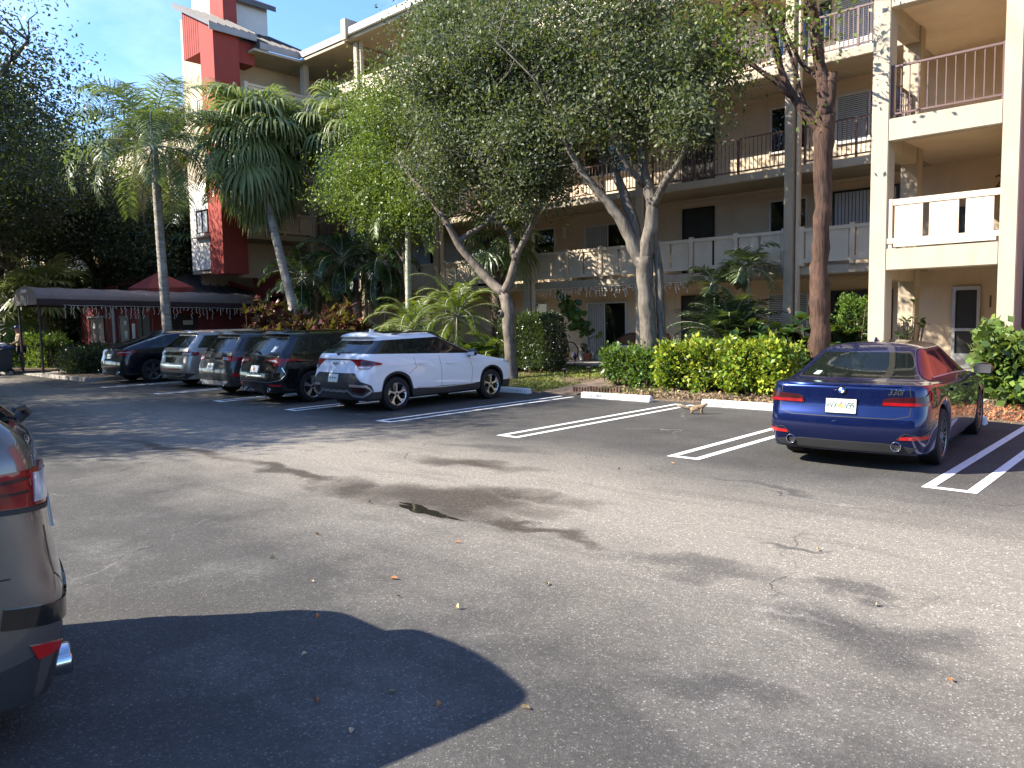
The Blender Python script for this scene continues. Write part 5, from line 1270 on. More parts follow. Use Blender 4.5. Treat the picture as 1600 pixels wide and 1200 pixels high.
    def under(s, zb=.95):
        L = s.L; mb = MB()
        mb.box(-.62, .62, .18, L - .25, .26, .5); mb.box(-s.W / 2 + .09, s.W / 2 - .09, s.yr + s.ra + .02, s.yf - s.ra - .02, .24, .48)
        mb.box(-s.W / 2 + .16, s.W / 2 - .16, .16, s.yr - s.ra - .02, .30, .6)
        for y in (s.yr, s.yf):
            for sg in (1, -1):
                n = 14; R = s.ra + .02; x1, x0 = (s.W / 2 - .07) * sg, .6 * sg; v = []; f = []
                for i in range(n + 1):
                    a = -.1 + (math.pi + .2) * i / n; yy, zz = y + R * math.cos(a), s.Rw + R * math.sin(a); v += [(x1, yy, zz), (x0, yy, zz)]
                for i in range(n): f.append((2 * i, 2 * i + 1, 2 * i + 3, 2 * i + 2))
                k = len(v); v.append((x0, y, s.Rw)); f += [(2 * i + 1, 2 * i + 3, k) for i in range(n)]
                mb.add(v, f)
        mb.build('underbody', M['black'], s.root)
        c = MB().box(-.74, .74, s.yr - .1, s.yf - .55, .5, .56)
        c.box(-.7, .7, s.yf - .75, s.yf - .5, .56, zb - .08)
        c.build('cabin_floor', M['black_plastic'], s.root)
        for x, y, w in ((-.38, s.yr + 1.55, .5), (.38, s.yr + 1.55, .5), (0, s.yr + .62, 1.24)):
            mb = MB().box(x - w / 2, x + w / 2, y, y + .5, .56, .72)
            mb.add([(x - w / 2, y - .02, .7), (x + w / 2, y - .02, .7), (x + w / 2, y + .12, .7), (x - w / 2, y + .12, .7), (x - w / 2 + .04, y - .2, zb + .12), (x + w / 2 - .04, y - .2, zb + .12), (x + w / 2 - .04, y - .1, zb + .12), (x - w / 2 + .04, y - .1, zb + .12)],
                   [(0, 3, 2, 1), (4, 5, 6, 7), (0, 1, 5, 4), (1, 2, 6, 5), (2, 3, 7, 6), (3, 0, 4, 7)])
            for hx in ((x,) if w < 1 else (-.4, .4)): mb.box(hx - .13, hx + .13, y - .22, y - .12, zb + .13, zb + .3)
            mb.build('seat', M['seat'], s.root, bevel=.02)
    def mirror(s, y, z, mat):
        for sg in (1, -1):
            p = s.side(y, z - .04, 0, sg); x = p.x
            mb = MB().add([(x, y + .02, z - .05), (x + .07 * sg, y + .06, z - .04), (x + .07 * sg, y + .1, z), (x, y + .08, z)], [(0, 1, 2, 3)])
            mb.ball((x + .16 * sg, y + .07, z + .06), (.125, .085, .085), 12, 8)
            o = mb.build('mirror', mat, s.root, 'all')
            MB().add([(x + .06 * sg, y - .022, z - .0), (x + .26 * sg, y - .012, z + .0), (x + .27 * sg, y - .012, z + .12), (x + .07 * sg, y - .022, z + .12)], [(0, 1, 2, 3)]).build('mirror_glass', M['chrome'], o)
    def handles(s, pts, mat):
        for y, z in pts:
            for g in (1, -1): s.decal('door_handle', [(y - .11, z - .015), (y + .11, z - .02), (y + .11, z + .012), (y - .11, z + .018)], mat, .028, 'side', g, thick=.03, cuts=1)
    def seams(s, lines, w=.008):
        for pts in lines:
            for g in (1, -1): s.line('panel_gap', pts, w, M['black'], .0015, 'side', g)
    def plate(s, z, txt=None, s0=0, w=.31, h=.155, orange=False, off=.02):
        p = s.decal('licence_plate', [(s0 - w / 2, z - h / 2), (s0 + w / 2, z - h / 2), (s0 + w / 2, z + h / 2), (s0 - w / 2, z + h / 2)], M['plate'], off, thick=.02, cuts=1)
        if txt:
            a, b = txt
            s.text('plate_number', a, .118, s0 - .094, z - .002, M['plate_ink'], off + .003, p, bold=.002, xs=.56); s.text('plate_number', b, .118, s0 + .096, z - .002, M['plate_ink'], off + .003, p, bold=.002, xs=.56)
        for (dx, dz, r, m) in ((-.015, .0, .03, 'orange'), (.022, -.012, .024, 'orange'), (.004, .03, .014, 'plate_ink')) if orange else ((0, 0, .022, 'plate_ink'), (-.07, 0, .02, 'plate_ink'), (.07, 0, .02, 'plate_ink'), (-.11, -.0, .014, 'plate_ink'), (.11, 0, .014, 'plate_ink')):
            s.decal('plate_print', [(s0 + dx + r * .8 * math.cos(k), z + dz + r * math.sin(k)) for k in np.linspace(0, 6.28, 9)[:-1]], M[m], off + .002, par=p, thick=0, cuts=0)
        s.line('plate_frame', [(s0 - w / 2 - .004, z - h / 2 - .004), (s0 + w / 2 + .004, z - h / 2 - .004), (s0 + w / 2 + .004, z + h / 2 + .004), (s0 - w / 2 - .004, z + h / 2 + .004), (s0 - w / 2 - .004, z - h / 2)], .012, M['gloss_black'], off + .002, 'wrap', par=p)
    def exhaust(s, x, z, r=.045, y=None, flat=1.0):
        y = s.wrap(abs(x), z, 0).y if y is None else y
        mb = MB(); prof = [(r * .8, y + .12), (r * .86, y - .015), (r * .95, y - .028), (r, y - .02), (r, y + .15)]
        mb.lathe([(a, b) for a, b in prof], (x, 0, z), 20, 1)
        if flat != 1: mb.v = [(x + (a - x) * flat, b, c) for a, b, c in mb.v]
        o = mb.build('exhaust_pipe', M['chrome'], s.root, 'all'); MB().lathe([(0, y + .05), (r * .8, y + .05)], (x, 0, z), 16, 1).build('exhaust_bore', M['black'], o)
    def rails(s, x, y0, y1, mat, lift=.035):
        for sg in (1, -1):
            pts = [s.top(x * sg, y, lift if 0 < i < 8 else .0) for i, y in enumerate(np.linspace(y0, y1, 9))]
            MB().tube(pts, .016, 6).build('roof_rail', mat, s.root, True)
    def fin(s, y, mat):
        p = s.top(.012, y, -.008); MB().add([(-.022, y, p.z), (.022, y, p.z), (.02, y + .16, p.z), (-.02, y + .16, p.z), (-.006, y + .015, p.z + .065), (.006, y + .015, p.z + .065), (.004, y + .05, p.z + .06), (-.004, y + .05, p.z + .06)],
                                         [(0, 1, 5, 4), (1, 2, 6, 5), (2, 3, 7, 6), (3, 0, 4, 7), (4, 5, 6, 7)]).build('antenna_fin', mat, s.root, 'all')
    def wiper(s, z0, z1, x1, off=.03):
        o = MB().tube([s.wrap(.0, z0, -.02), s.wrap(.0, z0, .045), s.wrap(-.05 if x1 < 0 else .05, (z0 + z1) / 2 + .01, off), s.wrap(x1, z1 + .02, off * .6)], [.028, .026, .016, .011], 8).build('rear_wiper', M['black_plastic'], s.root, True)

M['car_glass'] = glass('tinted car glass', (.014, .018, .019), .32); M['car_glass_clear'] = glass('car glass', (.012, .018, .017), .62)
P_white = paint('white paint', (.74, .75, .77), 0, .4); P_black = paint('black paint', (.008, .008, .009), .3, .3); P_black2 = paint('black blue paint', (.007, .008, .014), .3, .3)
P_grey = paint('dark grey paint', (.06, .062, .064), .5, .35); P_silver = paint('silver beige paint', (.36, .345, .32), .65, .35); P_blue = paint('blue paint', (.005, .012, .068), .6, .25)
P_bronze = paint('grey bronze paint', (.15, .135, .122), .6, .3)

def suv_levels(L, W, H, rake=.34, belt=1.06, tuck=.0, hood=.98, roofw=.60, bump_z=.56, spoil=.10, cow=1.15, scr=.95, tail=.12):
    w = W / 2
    return [dict(z=.27, w=w - .09, yR=.16, yF=L - .14, lin=False),
            dict(z=.25, w=w - .02, yR=.075, yF=L - .06, cre=.5),
            dict(z=.43, w=w - .004, yR=.03, yF=L - .02, cre=.25),
            dict(z=bump_z, w=w, yR=.0, yF=L, cre=.1),
            dict(z=bump_z + .16, w=w - .002, yR=.02, yF=L - .01, cre=.35),
            dict(z=.86, tz=.80, w=w - .004, yR=.075, yF=L - .05, crR=.26, cre=0),
            dict(z=belt - .06, tz=hood - .10, w=w - .018, yR=tail, yF=L - .14, crR=.26, cre=.35),
            dict(z=belt + .05, tz=hood + .035, w=w - .065, yR=tail + .035, yF=L - cow, lin=True, crR=.22, crF=.3, bowF=.2, cre=.3),
            dict(z=H - .165, tz=H - .10, w=roofw + .055, yR=tail + .04 + rake, yF=L - cow - scr, lin=True, crR=.18, crF=.2, bowF=.14, bowR=.09, cre=.35),
            dict(z=H - .105, tz=H - .07, w=roofw, yR=tail + .02 + rake - spoil, yF=L - cow - scr - .07, lin=True, crR=.16, crF=.2, bowF=.14, bowR=.09, cre=.3),
            dict(z=H - .06, tz=H - .04, w=roofw * .78, yR=tail + .06 + rake - spoil, yF=L - cow - scr - .16, lin=True, crR=.14, crF=.2, bowF=.12, bowR=.08),
            dict(z=H - .03, tz=H - .018, w=roofw * .4, yR=tail + .12 + rake - spoil, yF=L - cow - scr - .2, lin=True, crR=.1, crF=.1, bowF=.04, bowR=.03),
            dict(z=H - .02, tz=H - .005, w=.001, yR=tail + .16 + rake - spoil, yF=L - cow - scr - .22, lin=True, crR=.02, crF=.02, bowF=0, bowR=0)]

def sedan_levels(L, W, H):
    w = W / 2
    return [dict(z=.23, w=w - .09, yR=.2, yF=L - .14), dict(z=.21, w=w - .03, yR=.10, yF=L - .05, cre=.5), dict(z=.36, w=w - .012, yR=.035, yF=L - .015, cre=.15),
            dict(z=.50, w=w, yR=.0, yF=L, cre=.2), dict(z=.63, w=w - .003, yR=.02, yF=L - .01, cre=.45), dict(z=.78, tz=.72, w=w - .004, yR=.075, yF=L - .05, crR=.3, cre=.1),
            dict(z=1.0, tz=.80, w=w - .035, yR=.075, yF=L - .16, crR=.3, cre=.55),
            dict(z=1.015, tz=.985, w=w - .115, yR=.50, yF=L - 1.35, lin=True, crR=.26, crF=.3, bowF=.24, bowR=.12, cre=.3),
            dict(z=H - .12, tz=H - .07, w=.60, yR=1.17, yF=L - 2.10, lin=True, crR=.2, crF=.2, bowF=.16, bowR=.1, cre=.35),
            dict(z=H - .075, tz=H - .045, w=.555, yR=1.27, yF=L - 2.17, lin=True, crR=.2, crF=.2, bowF=.14, bowR=.08, cre=.2),
            dict(z=H - .035, tz=H - .02, w=.42, yR=1.36, yF=L - 2.25, lin=True, crR=.15, crF=.15, bowF=.1, bowR=.06),
            dict(z=H - .014, tz=H - .006, w=.2, yR=1.44, yF=L - 2.3, lin=True, crR=.08, crF=.08, bowF=.03, bowR=.03), dict(z=H - .008, tz=H, w=.001, yR=1.48, yF=L - 2.32, lin=True, crR=.02, crF=.02, bowF=0, bowR=0)]

SG = [(1, 6), (7, 17), (19, 25)]
FIVE = lambda w=.05: [(.05, 0, -1, 0, w * 1.1, w * .8)]

def kia_levels():
    lv = suv_levels(4.62, 1.865, 1.655, .46, 1.10, cow=1.22, scr=1.05, hood=.97)
    for k, z, dy in ((8, 1.43, .0), (9, 1.50, .0), (10, 1.56, .0), (11, 1.59, 0), (12, 1.60, 0)): lv[k]['z'] = z
    lv[8]['tz'] = 1.575; lv[7]['z'] = 1.175; return lv
def white_suv():
    c = Car('suv', 'white suv with black wheel arch cladding parked nose in before the gnarled tree', 'car', (-13.2, 8.98, 0), 0, 4.62, 1.865, 2.755, .93, .345,
            kia_levels(), 7, [(3, 7), (8, 18), (20, 26)], dict(body=P_white, roof_panel=M['gloss_black']), clad=(0, 1), dp=5, group='cars parked in front of the building')
    c.under(1.05)
    c.wheels(dict(n=5, mat=M['alloy'], dish=M['gloss_black'], spokes=[(.04, 0, -1, 0, .034, .036), (.15, .04, -1, .30, .02, .045), (.205, -.26, -1, -.30, .02, .05)]))
    # black rear bumper insert with a silver stepped skid trim
    c.decal('bumper_insert', [(-.80, .33), (.80, .33), (1.02, .44), (.96, .56), (.78, .64), (.62, .80), (-.62, .80), (-.78, .64), (-.96, .56), (-1.02, .44)], M['black_plastic'], .006, cuts=4)
    for g in (1, -1):
        c.line('skid_trim', [(0, .445), (.12, .435), (.2, .45), (.3, .435), (.42, .455), (.56, .36), (.80, .34), (.97, .45), (.86, .55), (.5, .56)], .045, M['alloy'], .02, 'wrap', g, thick=.02)
        c.decal('reflector', [(.56, .44), (.80, .41), (.88, .47), (.82, .52), (.55, .53)], M['lens_dark'], .012, sg=g, cuts=2)
        t = c.decal('tail_light', [(.42, 1.055), (.46, 1.07), (.80, 1.075), (1.04, 1.03), (1.24, .985), (1.22, .955), (1.04, .945), (.93, .885), (.70, .885), (.64, .945), (.52, 1.03)], M['lens_red'], .014, sg=g, cuts=4)
        c.decal('lamp_strip', [(.70, .895), (.925, .895), (1.0, .935), (.69, .935)], M['lens_clear'], .018, sg=g, par=t, cuts=2)
        c.decal('lamp_strip', [(.72, .96), (1.0, .965), (1.12, .985), (.98, 1.02), (.76, 1.04)], M['lens_dark'], .018, sg=g, par=t, cuts=2)
    c.line('light_bar', [(-.5, 1.066), (.5, 1.066)], .018, M['lens_dark'], .012, 'wrap')
    v, f = MB(), None
    for pts in ([(-.13, .955), (-.13, 1.005)], [(-.125, .975), (-.075, 1.005), (-.04, .955)], [(-.04, .955), (.0, 1.005)], [(.0, 1.005), (.0, .955)], [(.0, .955), (.045, 1.005), (.095, .955)]):
        c.line('badge', [(a + .0, b) for a, b in pts], .014, M['black_plastic'], .01, 'wrap')
    c.plate(.70, off=.022)
    c.mirror(c.yf - .78, 1.05, M['gloss_black']); c.handles([(c.yr + .55, .93), (c.yr + 1.45, .90)], P_white)
    c.seams([[(c.yr + .30, .74), (c.yr + .5, .86), (c.yr + .46, 1.07)], [(c.yr + 1.18, .32), (c.yr + 1.2, .7), (c.yr + 1.16, 1.07)], [(c.yr + 2.08, .36), (c.yr + 2.12, .75), (c.yr + 2.05, 1.02)]])
    c.seams([[(c.yr + .45, .33), (c.yr + 2.2, .33)]], .015)
    for g in (1, -1): c.line('sill_trim', [(c.yr + .5, .44), (c.yr + 1.2, .40), (c.yr + 2.2, .42)], .022, M['satin'], .008, 'side', g, thick=.01)
    c.rails(.54, 1.1, 3.0, M['gloss_black'], .03); c.fin(.95, P_white); c.wiper(1.16, 1.18, .34)
    for g in (1, -1): c.decal('head_light', [(4.05, .84), (4.4, .80), (4.42, .86), (4.15, .91)], M['lens_clear'], .008, 'side', g)
def black_suv():
    c = Car('suv', 'black suv with chrome framed rear and orange tinted plate next to the white suv', 'car', (-16.25, 8.92, 0), 0, 4.75, 1.90, 2.75, .99, .365,
            suv_levels(4.75, 1.90, 1.67, .42, 1.07), 7, SG, dict(body=P_black), clad=(0,), group='cars parked in front of the building')
    c.under(1.05); c.wheels(dict(n=5, mat=M['alloy'], spokes=[(.05, .1, -1, .12, .03, .035), (.05, -.1, -1, -.12, .03, .035)]))
    for g in (1, -1):
        t = c.decal('tail_light', [(.36, 1.0), (.62, 1.035), (1.02, 1.02), (1.36, 1.0), (1.36, .965), (1.0, .95), (.86, .86), (.66, .87), (.70, .93), (.40, .965)], M['lens_red'], .012, sg=g, cuts=4)
        c.decal('lamp_strip', [(.45, .985), (.72, 1.0), (.82, .93), (.72, .945)], M['lens_clear'], .017, sg=g, par=t, cuts=2)
        c.line('bumper_trim', [(0, .52), (.55, .50), (.85, .55), (.98, .68), (.9, .83)], .016, M['chrome'], .01, 'wrap', g)
        c.decal('reflector', [(.58, .42), (.86, .41), (.88, .45), (.58, .46)], M['reflector'], .01, sg=g)
        c.exhaust(.52 * g, .33, .05)
    c.line('number_trim', [(-.36, .60), (-.3, .64), (.3, .64)], .02, M['chrome'], .012, 'wrap')
    c.decal('badge', [(.05 * math.cos(a), 1.0 + .04 * math.sin(a)) for a in np.linspace(0, 6.28, 13)[:-1]], M['chrome'], .015, cuts=0)
    c.plate(.79, orange=True); c.mirror(c.yf - .8, 1.04, P_black); c.handles([(c.yr + .5, .93), (c.yr + 1.5, .91)], P_black); c.wiper(1.14, 1.17, -.34)
    c.seams([[(c.yr + 1.15, .36), (c.yr + 1.15, 1.05)]]); c.rails(.55, 1.0, 3.0, M['gloss_black']); c.fin(.9, P_black)
    c.decal('window_sticker', [(.40, 1.17), (.52, 1.17), (.53, 1.30), (.46, 1.26), (.41, 1.31)], M['sign_white'], .006, cuts=1)
def grey_suv():
    c = Car('suv', 'dark grey suv with clear and red tail lights beside the silver suv', 'car', (-18.95, 9.2, 0), 0, 4.6, 1.88, 2.71, .97, .345,
            suv_levels(4.6, 1.88, 1.66, .36, 1.06), 7, SG, dict(body=P_grey), clad=(0, 1), group='cars parked in front of the building')
    c.under(1.04); c.wheels(dict(n=5, mat=M['alloy'], spokes=FIVE(.07)))
    for g in (1, -1):
        t = c.decal('tail_light', [(.46, 1.0), (.7, 1.03), (1.12, 1.0), (1.10, .90), (.82, .895), (.52, .92)], M['lens_red'], .012, sg=g, cuts=3)
        c.decal('lamp_strip', [(.5, .99), (.68, 1.0), (.74, .92), (.54, .93)], M['lens_clear'], .017, sg=g, par=t)
        c.decal('reflector', [(.84, .50), (1.0, .52), (.98, .62), (.86, .60)], M['reflector'], .01, sg=g); c.exhaust(.55 * g, .33, .05)
    c.decal('skid_plate', [(-.62, .30), (.62, .30), (.74, .40), (-.74, .40)], M['satin'], .01, cuts=3)
    c.decal('badge_bar', [(-.44, .93), (.44, .93), (.42, .985), (-.42, .985)], M['gloss_black'], .01, cuts=3); c.text('lettering', 'E S C A P E', .05, 0, .957, M['satin'], .014)
    c.plate(.76); c.mirror(c.yf - .8, 1.03, P_grey); c.handles([(c.yr + .5, .92), (c.yr + 1.5, .9)], P_grey); c.wiper(1.12, 1.15, -.34); c.rails(.54, 1.0, 3.0, M['gloss_black'])
def silver_suv():
    c = Car('suv', 'silver beige suv with dark trim band across its tailgate', 'car', (-22.6, 9.75, 0), 0, 4.83, 1.93, 2.85, 1.02, .37,
            suv_levels(4.83, 1.93, 1.69, .44, 1.10), 7, SG, dict(body=P_silver), clad=(0,), dp=1, group='cars parked in front of the building')
    c.under(1.07); c.wheels(dict(n=5, mat=M['alloy'], spokes=[(.05, .12, -1, .16, .04, .04), (.05, -.12, -1, -.16, .04, .04)]))
    c.decal('trim_band', [(-.56, .96), (.56, .96), (.62, 1.0), (.6, 1.05), (-.6, 1.05), (-.62, 1.0)], M['gloss_black'], .008, cuts=3); c.text('lettering', 'L I N C O L N', .055, 0, 1.012, M['chrome'], .013)
    c.line('chrome_strip', [(-.6, .955), (.6, .955)], .016, M['chrome'], .012, 'wrap')
    for g in (1, -1):
        t = c.decal('tail_light', [(.56, 1.03), (.9, 1.06), (1.2, 1.04), (1.22, .985), (1.12, .945), (.6, .95)], M['lens_red'], .012, sg=g, cuts=3)
        c.decal('lamp_strip', [(.6, .965), (.96, .955), (1.0, 1.03), (.64, 1.02)], M['lens_clear'], .017, sg=g, par=t, cuts=2)
        c.line('bumper_trim', [(0, .36), (.5, .34), (.8, .42)], .03, M['chrome'], .012, 'wrap', g)
    c.decal('bumper_insert', [(-.8, .28), (.8, .28), (1.1, .42), (.8, .46), (-.8, .46), (-1.1, .42)], M['black_plastic'], .006, cuts=4); c.decal('reflector', [(-.6, .54), (.6, .54), (.6, .575), (-.6, .575)], M['reflector'], .008, cuts=3)
    c.line('chrome_strip', [(-.7, .66), (.7, .66)], .02, M['chrome'], .012, 'wrap'); c.decal('plate_recess', [(-.3, .73), (.3, .73), (.34, .9), (-.34, .9)], M['gloss_black'], .006, cuts=2)
    c.mirror(c.yf - .85, 1.06, P_silver); c.handles([(c.yr + .55, .95), (c.yr + 1.55, .93)], M['chrome']); c.rails(.56, 1.1, 3.1, M['satin'])
    for g in (1, -1): c.line('window_trim', [(c.yr - .25, 1.14), (c.yr + 1.2, 1.12), (c.yf - .6, 1.06)], .02, M['chrome'], .006, 'side', g)
def black_coupe_suv():
    lv = suv_levels(4.9, 1.98, 1.69, .5, 1.10)
    for k, dy, dz in ((8, .75, -.05), (9, .95, -.03), (10, 1.0, -.01), (11, 1.0, 0), (12, 1.0, 0)): lv[k]['yR'] += dy; lv[k]['z'] += dz
    c = Car('suv', 'black fastback suv at the far end of the row beside the canopy hedge', 'car', (-26.3, 9.4, 0), 0, 4.9, 1.98, 2.93, 1.05, .385, lv, 7, SG, dict(body=P_black2), clad=(0,), group='cars parked in front of the building')
    c.under(1.07); c.wheels(dict(n=5, mat=M['alloy_grey'], spokes=[(.05, .1, -1, .14, .04, .04), (.05, -.1, -1, -.14, .04, .04)]))
    for g in (1, -1):
        t = c.decal('tail_light', [(.46, .98), (.62, 1.03), (1.16, 1.06), (1.3, 1.04), (1.2, .95), (1.0, .90), (.56, .915)], M['lens_red'], .012, sg=g, cuts=4)
        c.line('lamp_strip', [(.56, .99), (1.1, 1.0)], .02, M['lens_clear'], .017, 'wrap', g, par=t); c.exhaust(.6 * g, .36, .06, flat=1.4)
    c.plate(.86); c.mirror(c.yf - .85, 1.06, P_black2); c.handles([(c.yr + .6, .97), (c.yr + 1.6, .95)], P_black2)
    c.decal('badge', [(.045 * math.cos(a), 1.06 + .04 * math.sin(a)) for a in np.linspace(0, 6.28, 13)[:-1]], M['chrome'], .012, cuts=0)
    for g in (1, -1): c.line('roof_trim', [(1.0, 1.35), (1.6, 1.52), (2.4, 1.6)], .02, M['satin'], .006, 'side', g)
def blue_sedan():
    c = Car('sedan', 'dark blue four door sedan parked beside the pale stair tower', 'car', (-3.19, 9.0, 0), .07, 4.71, 1.827, 2.85, 1.03, .335,
            sedan_levels(4.71, 1.827, 1.445), 7, [(2, 4), (5, 15), (17, 24)], dict(body=P_blue, rear_window=M['car_glass_clear'], windshield=M['car_glass_clear'], roof_panel=M['gloss_black']), clad=(0,), group='cars parked in front of the building', ra=.385)
    c.under(.93)
    c.wheels(dict(n=5, mat=M['alloy_grey'], dish=M['gloss_black'], tw=.245, inset=.012, rr=.236, spokes=[(.05, .10, -1, .20, .022, .022), (.05, -.10, -1, -.20, .022, .022), (.10, .36, -1, .44, .018, .02), (.1, -.36, -1, -.44, .018, .02)]))
    for g in (1, -1):
        t = c.decal('tail_light', [(.42, .765), (.93, .765), (1.05, .80), (1.09, .90), (1.035, .93), (.90, .875), (.52, .86), (.44, .835)], M['lens_dark'], .012, sg=g, cuts=4)
        c.line('lamp_strip', [(.44, .785), (.90, .785), (1.0, .81), (1.045, .90)], .035, M['lens_red'], .02, 'wrap', g, t, .012)
        c.decal('reflector', [(.60, .395), (.92, .405), (.93, .45), (.62, .425)], M['reflector'], .012, sg=g, cuts=2)
        c.line('bumper_crease', [(.58, .40), (.66, .47), (.80, .44), (.96, .50)], .012, M['black_plastic'], .008, 'wrap', g)
        c.exhaust(.58 * g, .315, .055)
        c.line('panel_gap', [(.0, .625), (.55, .625), (.70, .66), (.72, .76)], .009, M['black'], .002, 'wrap', g)
        c.line('panel_gap', [(.715, .87), (.70, .985)], .008, M['black'], .002, 'wrap', g)
    c.decal('diffuser', [(-.72, .245), (.72, .245), (.78, .30), (.46, .345), (-.46, .345), (-.78, .30)], M['black_plastic'], .01, cuts=4)
    c.plate(.745, ('FVX', 'V99'), orange=True, w=.33, h=.165)
    b = c.decal('badge', [(.048 * math.cos(a), .925 + .048 * math.sin(a)) for a in np.linspace(0, 6.28, 21)[:-1]], M['chrome'], .014, cuts=0)
    c.decal('badge_ring', [(.044 * math.cos(a), .925 + .044 * math.sin(a)) for a in np.linspace(0, 6.28, 21)[:-1]], M['gloss_black'], .0155, cuts=0, par=b, thick=0)
    for k in range(4):
        a0 = k * math.pi / 2 + .12
        c.decal('badge_quarter', [(0, .925)] + [(.03 * math.cos(a), .925 + .03 * math.sin(a)) for a in np.linspace(a0 - .12, a0 + math.pi / 2 - .12, 6)], M['sign_white'] if k % 2 else M['badge_blue'], .0168, cuts=0, par=b, thick=0)
    c.text('model_number', '330i', .088, .56, .915, M['chrome'], .008, shear=.3, bold=.002)
    c.line('boot_lip', [(-.62, .985), (.62, .985)], .012, P_blue, .012, 'wrap', thick=.012)
    c.mirror(c.yf - .72, .955, P_black); c.handles([(c.yr + .55, .86), (c.yr + 1.6, .84)], P_blue); c.fin(1.55, P_blue)
    c.seams([[(c.yr + .32, .62), (c.yr + .46, .78), (c.yr + .42, .97)], [(c.yr + 1.2, .28), (c.yr + 1.22, .6), (c.yr + 1.18, .96)], [(c.yr + 2.2, .3), (c.yr + 2.22, .6), (c.yr + 2.15, .93)]])
    for g in (1, -1): c.line('window_trim', [(c.yr - .12, 1.035), (c.yr + 1.0, 1.02), (c.yf - .75, .985)], .014, M['satin'], .008, 'side', g)
    MB().box(-.62, .62, c.yr - .22, c.yr + .45, .93, .96).build('parcel_shelf', M['seat'], c.root)
    c.decal('window_sticker', [(-.57, 1.06), (-.48, 1.06), (-.48, 1.10), (-.56, 1.10)], M['toll_tag'], .004, cuts=0, thick=0)
def near_levels():
    lv = suv_levels(4.75, 1.90, 1.83, .34, 1.31, hood=1.12, bump_z=.60)
    lv[5]['z'] = 1.05; lv[6]['z'] = 1.27; lv[6]['yR'] = .085; lv[7]['yR'] = .12; lv[0]['z'] = .24; lv[1]['z'] = .22; lv[4]['z'] = .80; lv[4]['yR'] = .045; lv[5]['yR'] = .06; lv[5]['w'] -= .01; return lv
def near_suv():
    c = Car('suv', 'grey bronze suv cut off by the left edge in the foreground', 'car', (-4.45, 1.29, 0), math.pi - .17, 4.75, 1.90, 2.75, .99, .365,
            near_levels(), 7, SG, dict(body=P_bronze), clad=(0,), group='cars parked on the near side')
    c.under(1.05); c.wheels(dict(n=5, mat=M['alloy'], spokes=[(.05, .1, -1, .12, .03, .035), (.05, -.1, -1, -.12, .03, .035)]))
    for g in (1, -1):
        t = c.decal('tail_light', [(.34, 1.18), (.60, 1.215), (1.02, 1.21), (1.34, 1.18), (1.30, 1.11), (1.02, 1.07), (.70, 1.05), (.44, 1.10)], M['lens_red'], .012, sg=g, cuts=5, size=.04)
        c.decal('lamp_strip', [(.42, 1.16), (.84, 1.195), (.86, 1.075), (.70, 1.065), (.50, 1.11)], M['lens_clear'], .018, sg=g, par=t, cuts=3)
        c.line('lamp_strip', [(.88, 1.18), (1.28, 1.16)], .016, M['lens_dark'], .018, 'wrap', g, t, .01)
        c.line('lamp_strip', [(.88, 1.125), (1.28, 1.125)], .012, M['lens_dark'], .018, 'wrap', g, t, .01)
        c.line('lamp_edge', [(.34, 1.17), (.46, 1.085), (.70, 1.035), (1.02, 1.055), (1.31, 1.098)], .02, M['black'], .014, 'wrap', g, thick=.012)
        c.line('bumper_trim', [(0, .57), (.5, .55), (.8, .58), (1.02, .62)], .085, M['gloss_black'], .012, 'wrap', g, thick=.01)
        c.decal('reflector', [(.66, .40), (.9, .41), (.93, .48), (.84, .46)], M['reflector'], .01, sg=g); c.exhaust(.62 * g, .29, .07, c.wrap(.62, .33, 0).y - .02, flat=1.3)
        c.line('panel_gap', [(0, .66), (.6, .64), (.78, .74), (.80, .96)], .009, M['black'], .002, 'wrap', g); c.line('panel_gap', [(.98, .78), (1.4, .80), (1.75, .74)], .007, M['black'], .002, 'wrap', g)
    c.decal('bumper_insert', [(-.95, .235), (.95, .235), (1.3, .25), (1.25, .36), (.9, .43), (-.9, .43), (-1.25, .36), (-1.3, .25)], M['black_plastic'], .006, cuts=4)
    c.plate(.88); c.mirror(c.yf - .8, 1.16, P_bronze); c.handles([(c.yr + .5, 1.04), (c.yr + 1.5, 1.02)], P_bronze); c.wiper(1.35, 1.38, -.34, .05)
    c.decal('badge', [(.05 * math.cos(a), 1.0 + .045 * math.sin(a)) for a in np.linspace(0, 6.28, 13)[:-1]], M['chrome'], .015, cuts=0)
    c.seams([[(c.yr + 1.15, .36), (c.yr + 1.15, 1.05)]]); c.rails(.55, 1.0, 3.0, M['gloss_black']); c.fin(.9, P_bronze)
M['badge_blue'] = pm('badge blue', (.02, .1, .4), .3); M['toll_tag'] = pm('pale green tag', (.45, .65, .5), .5)
white_suv(); black_suv(); grey_suv(); silver_suv(); black_coupe_suv(); blue_sedan(); near_suv()
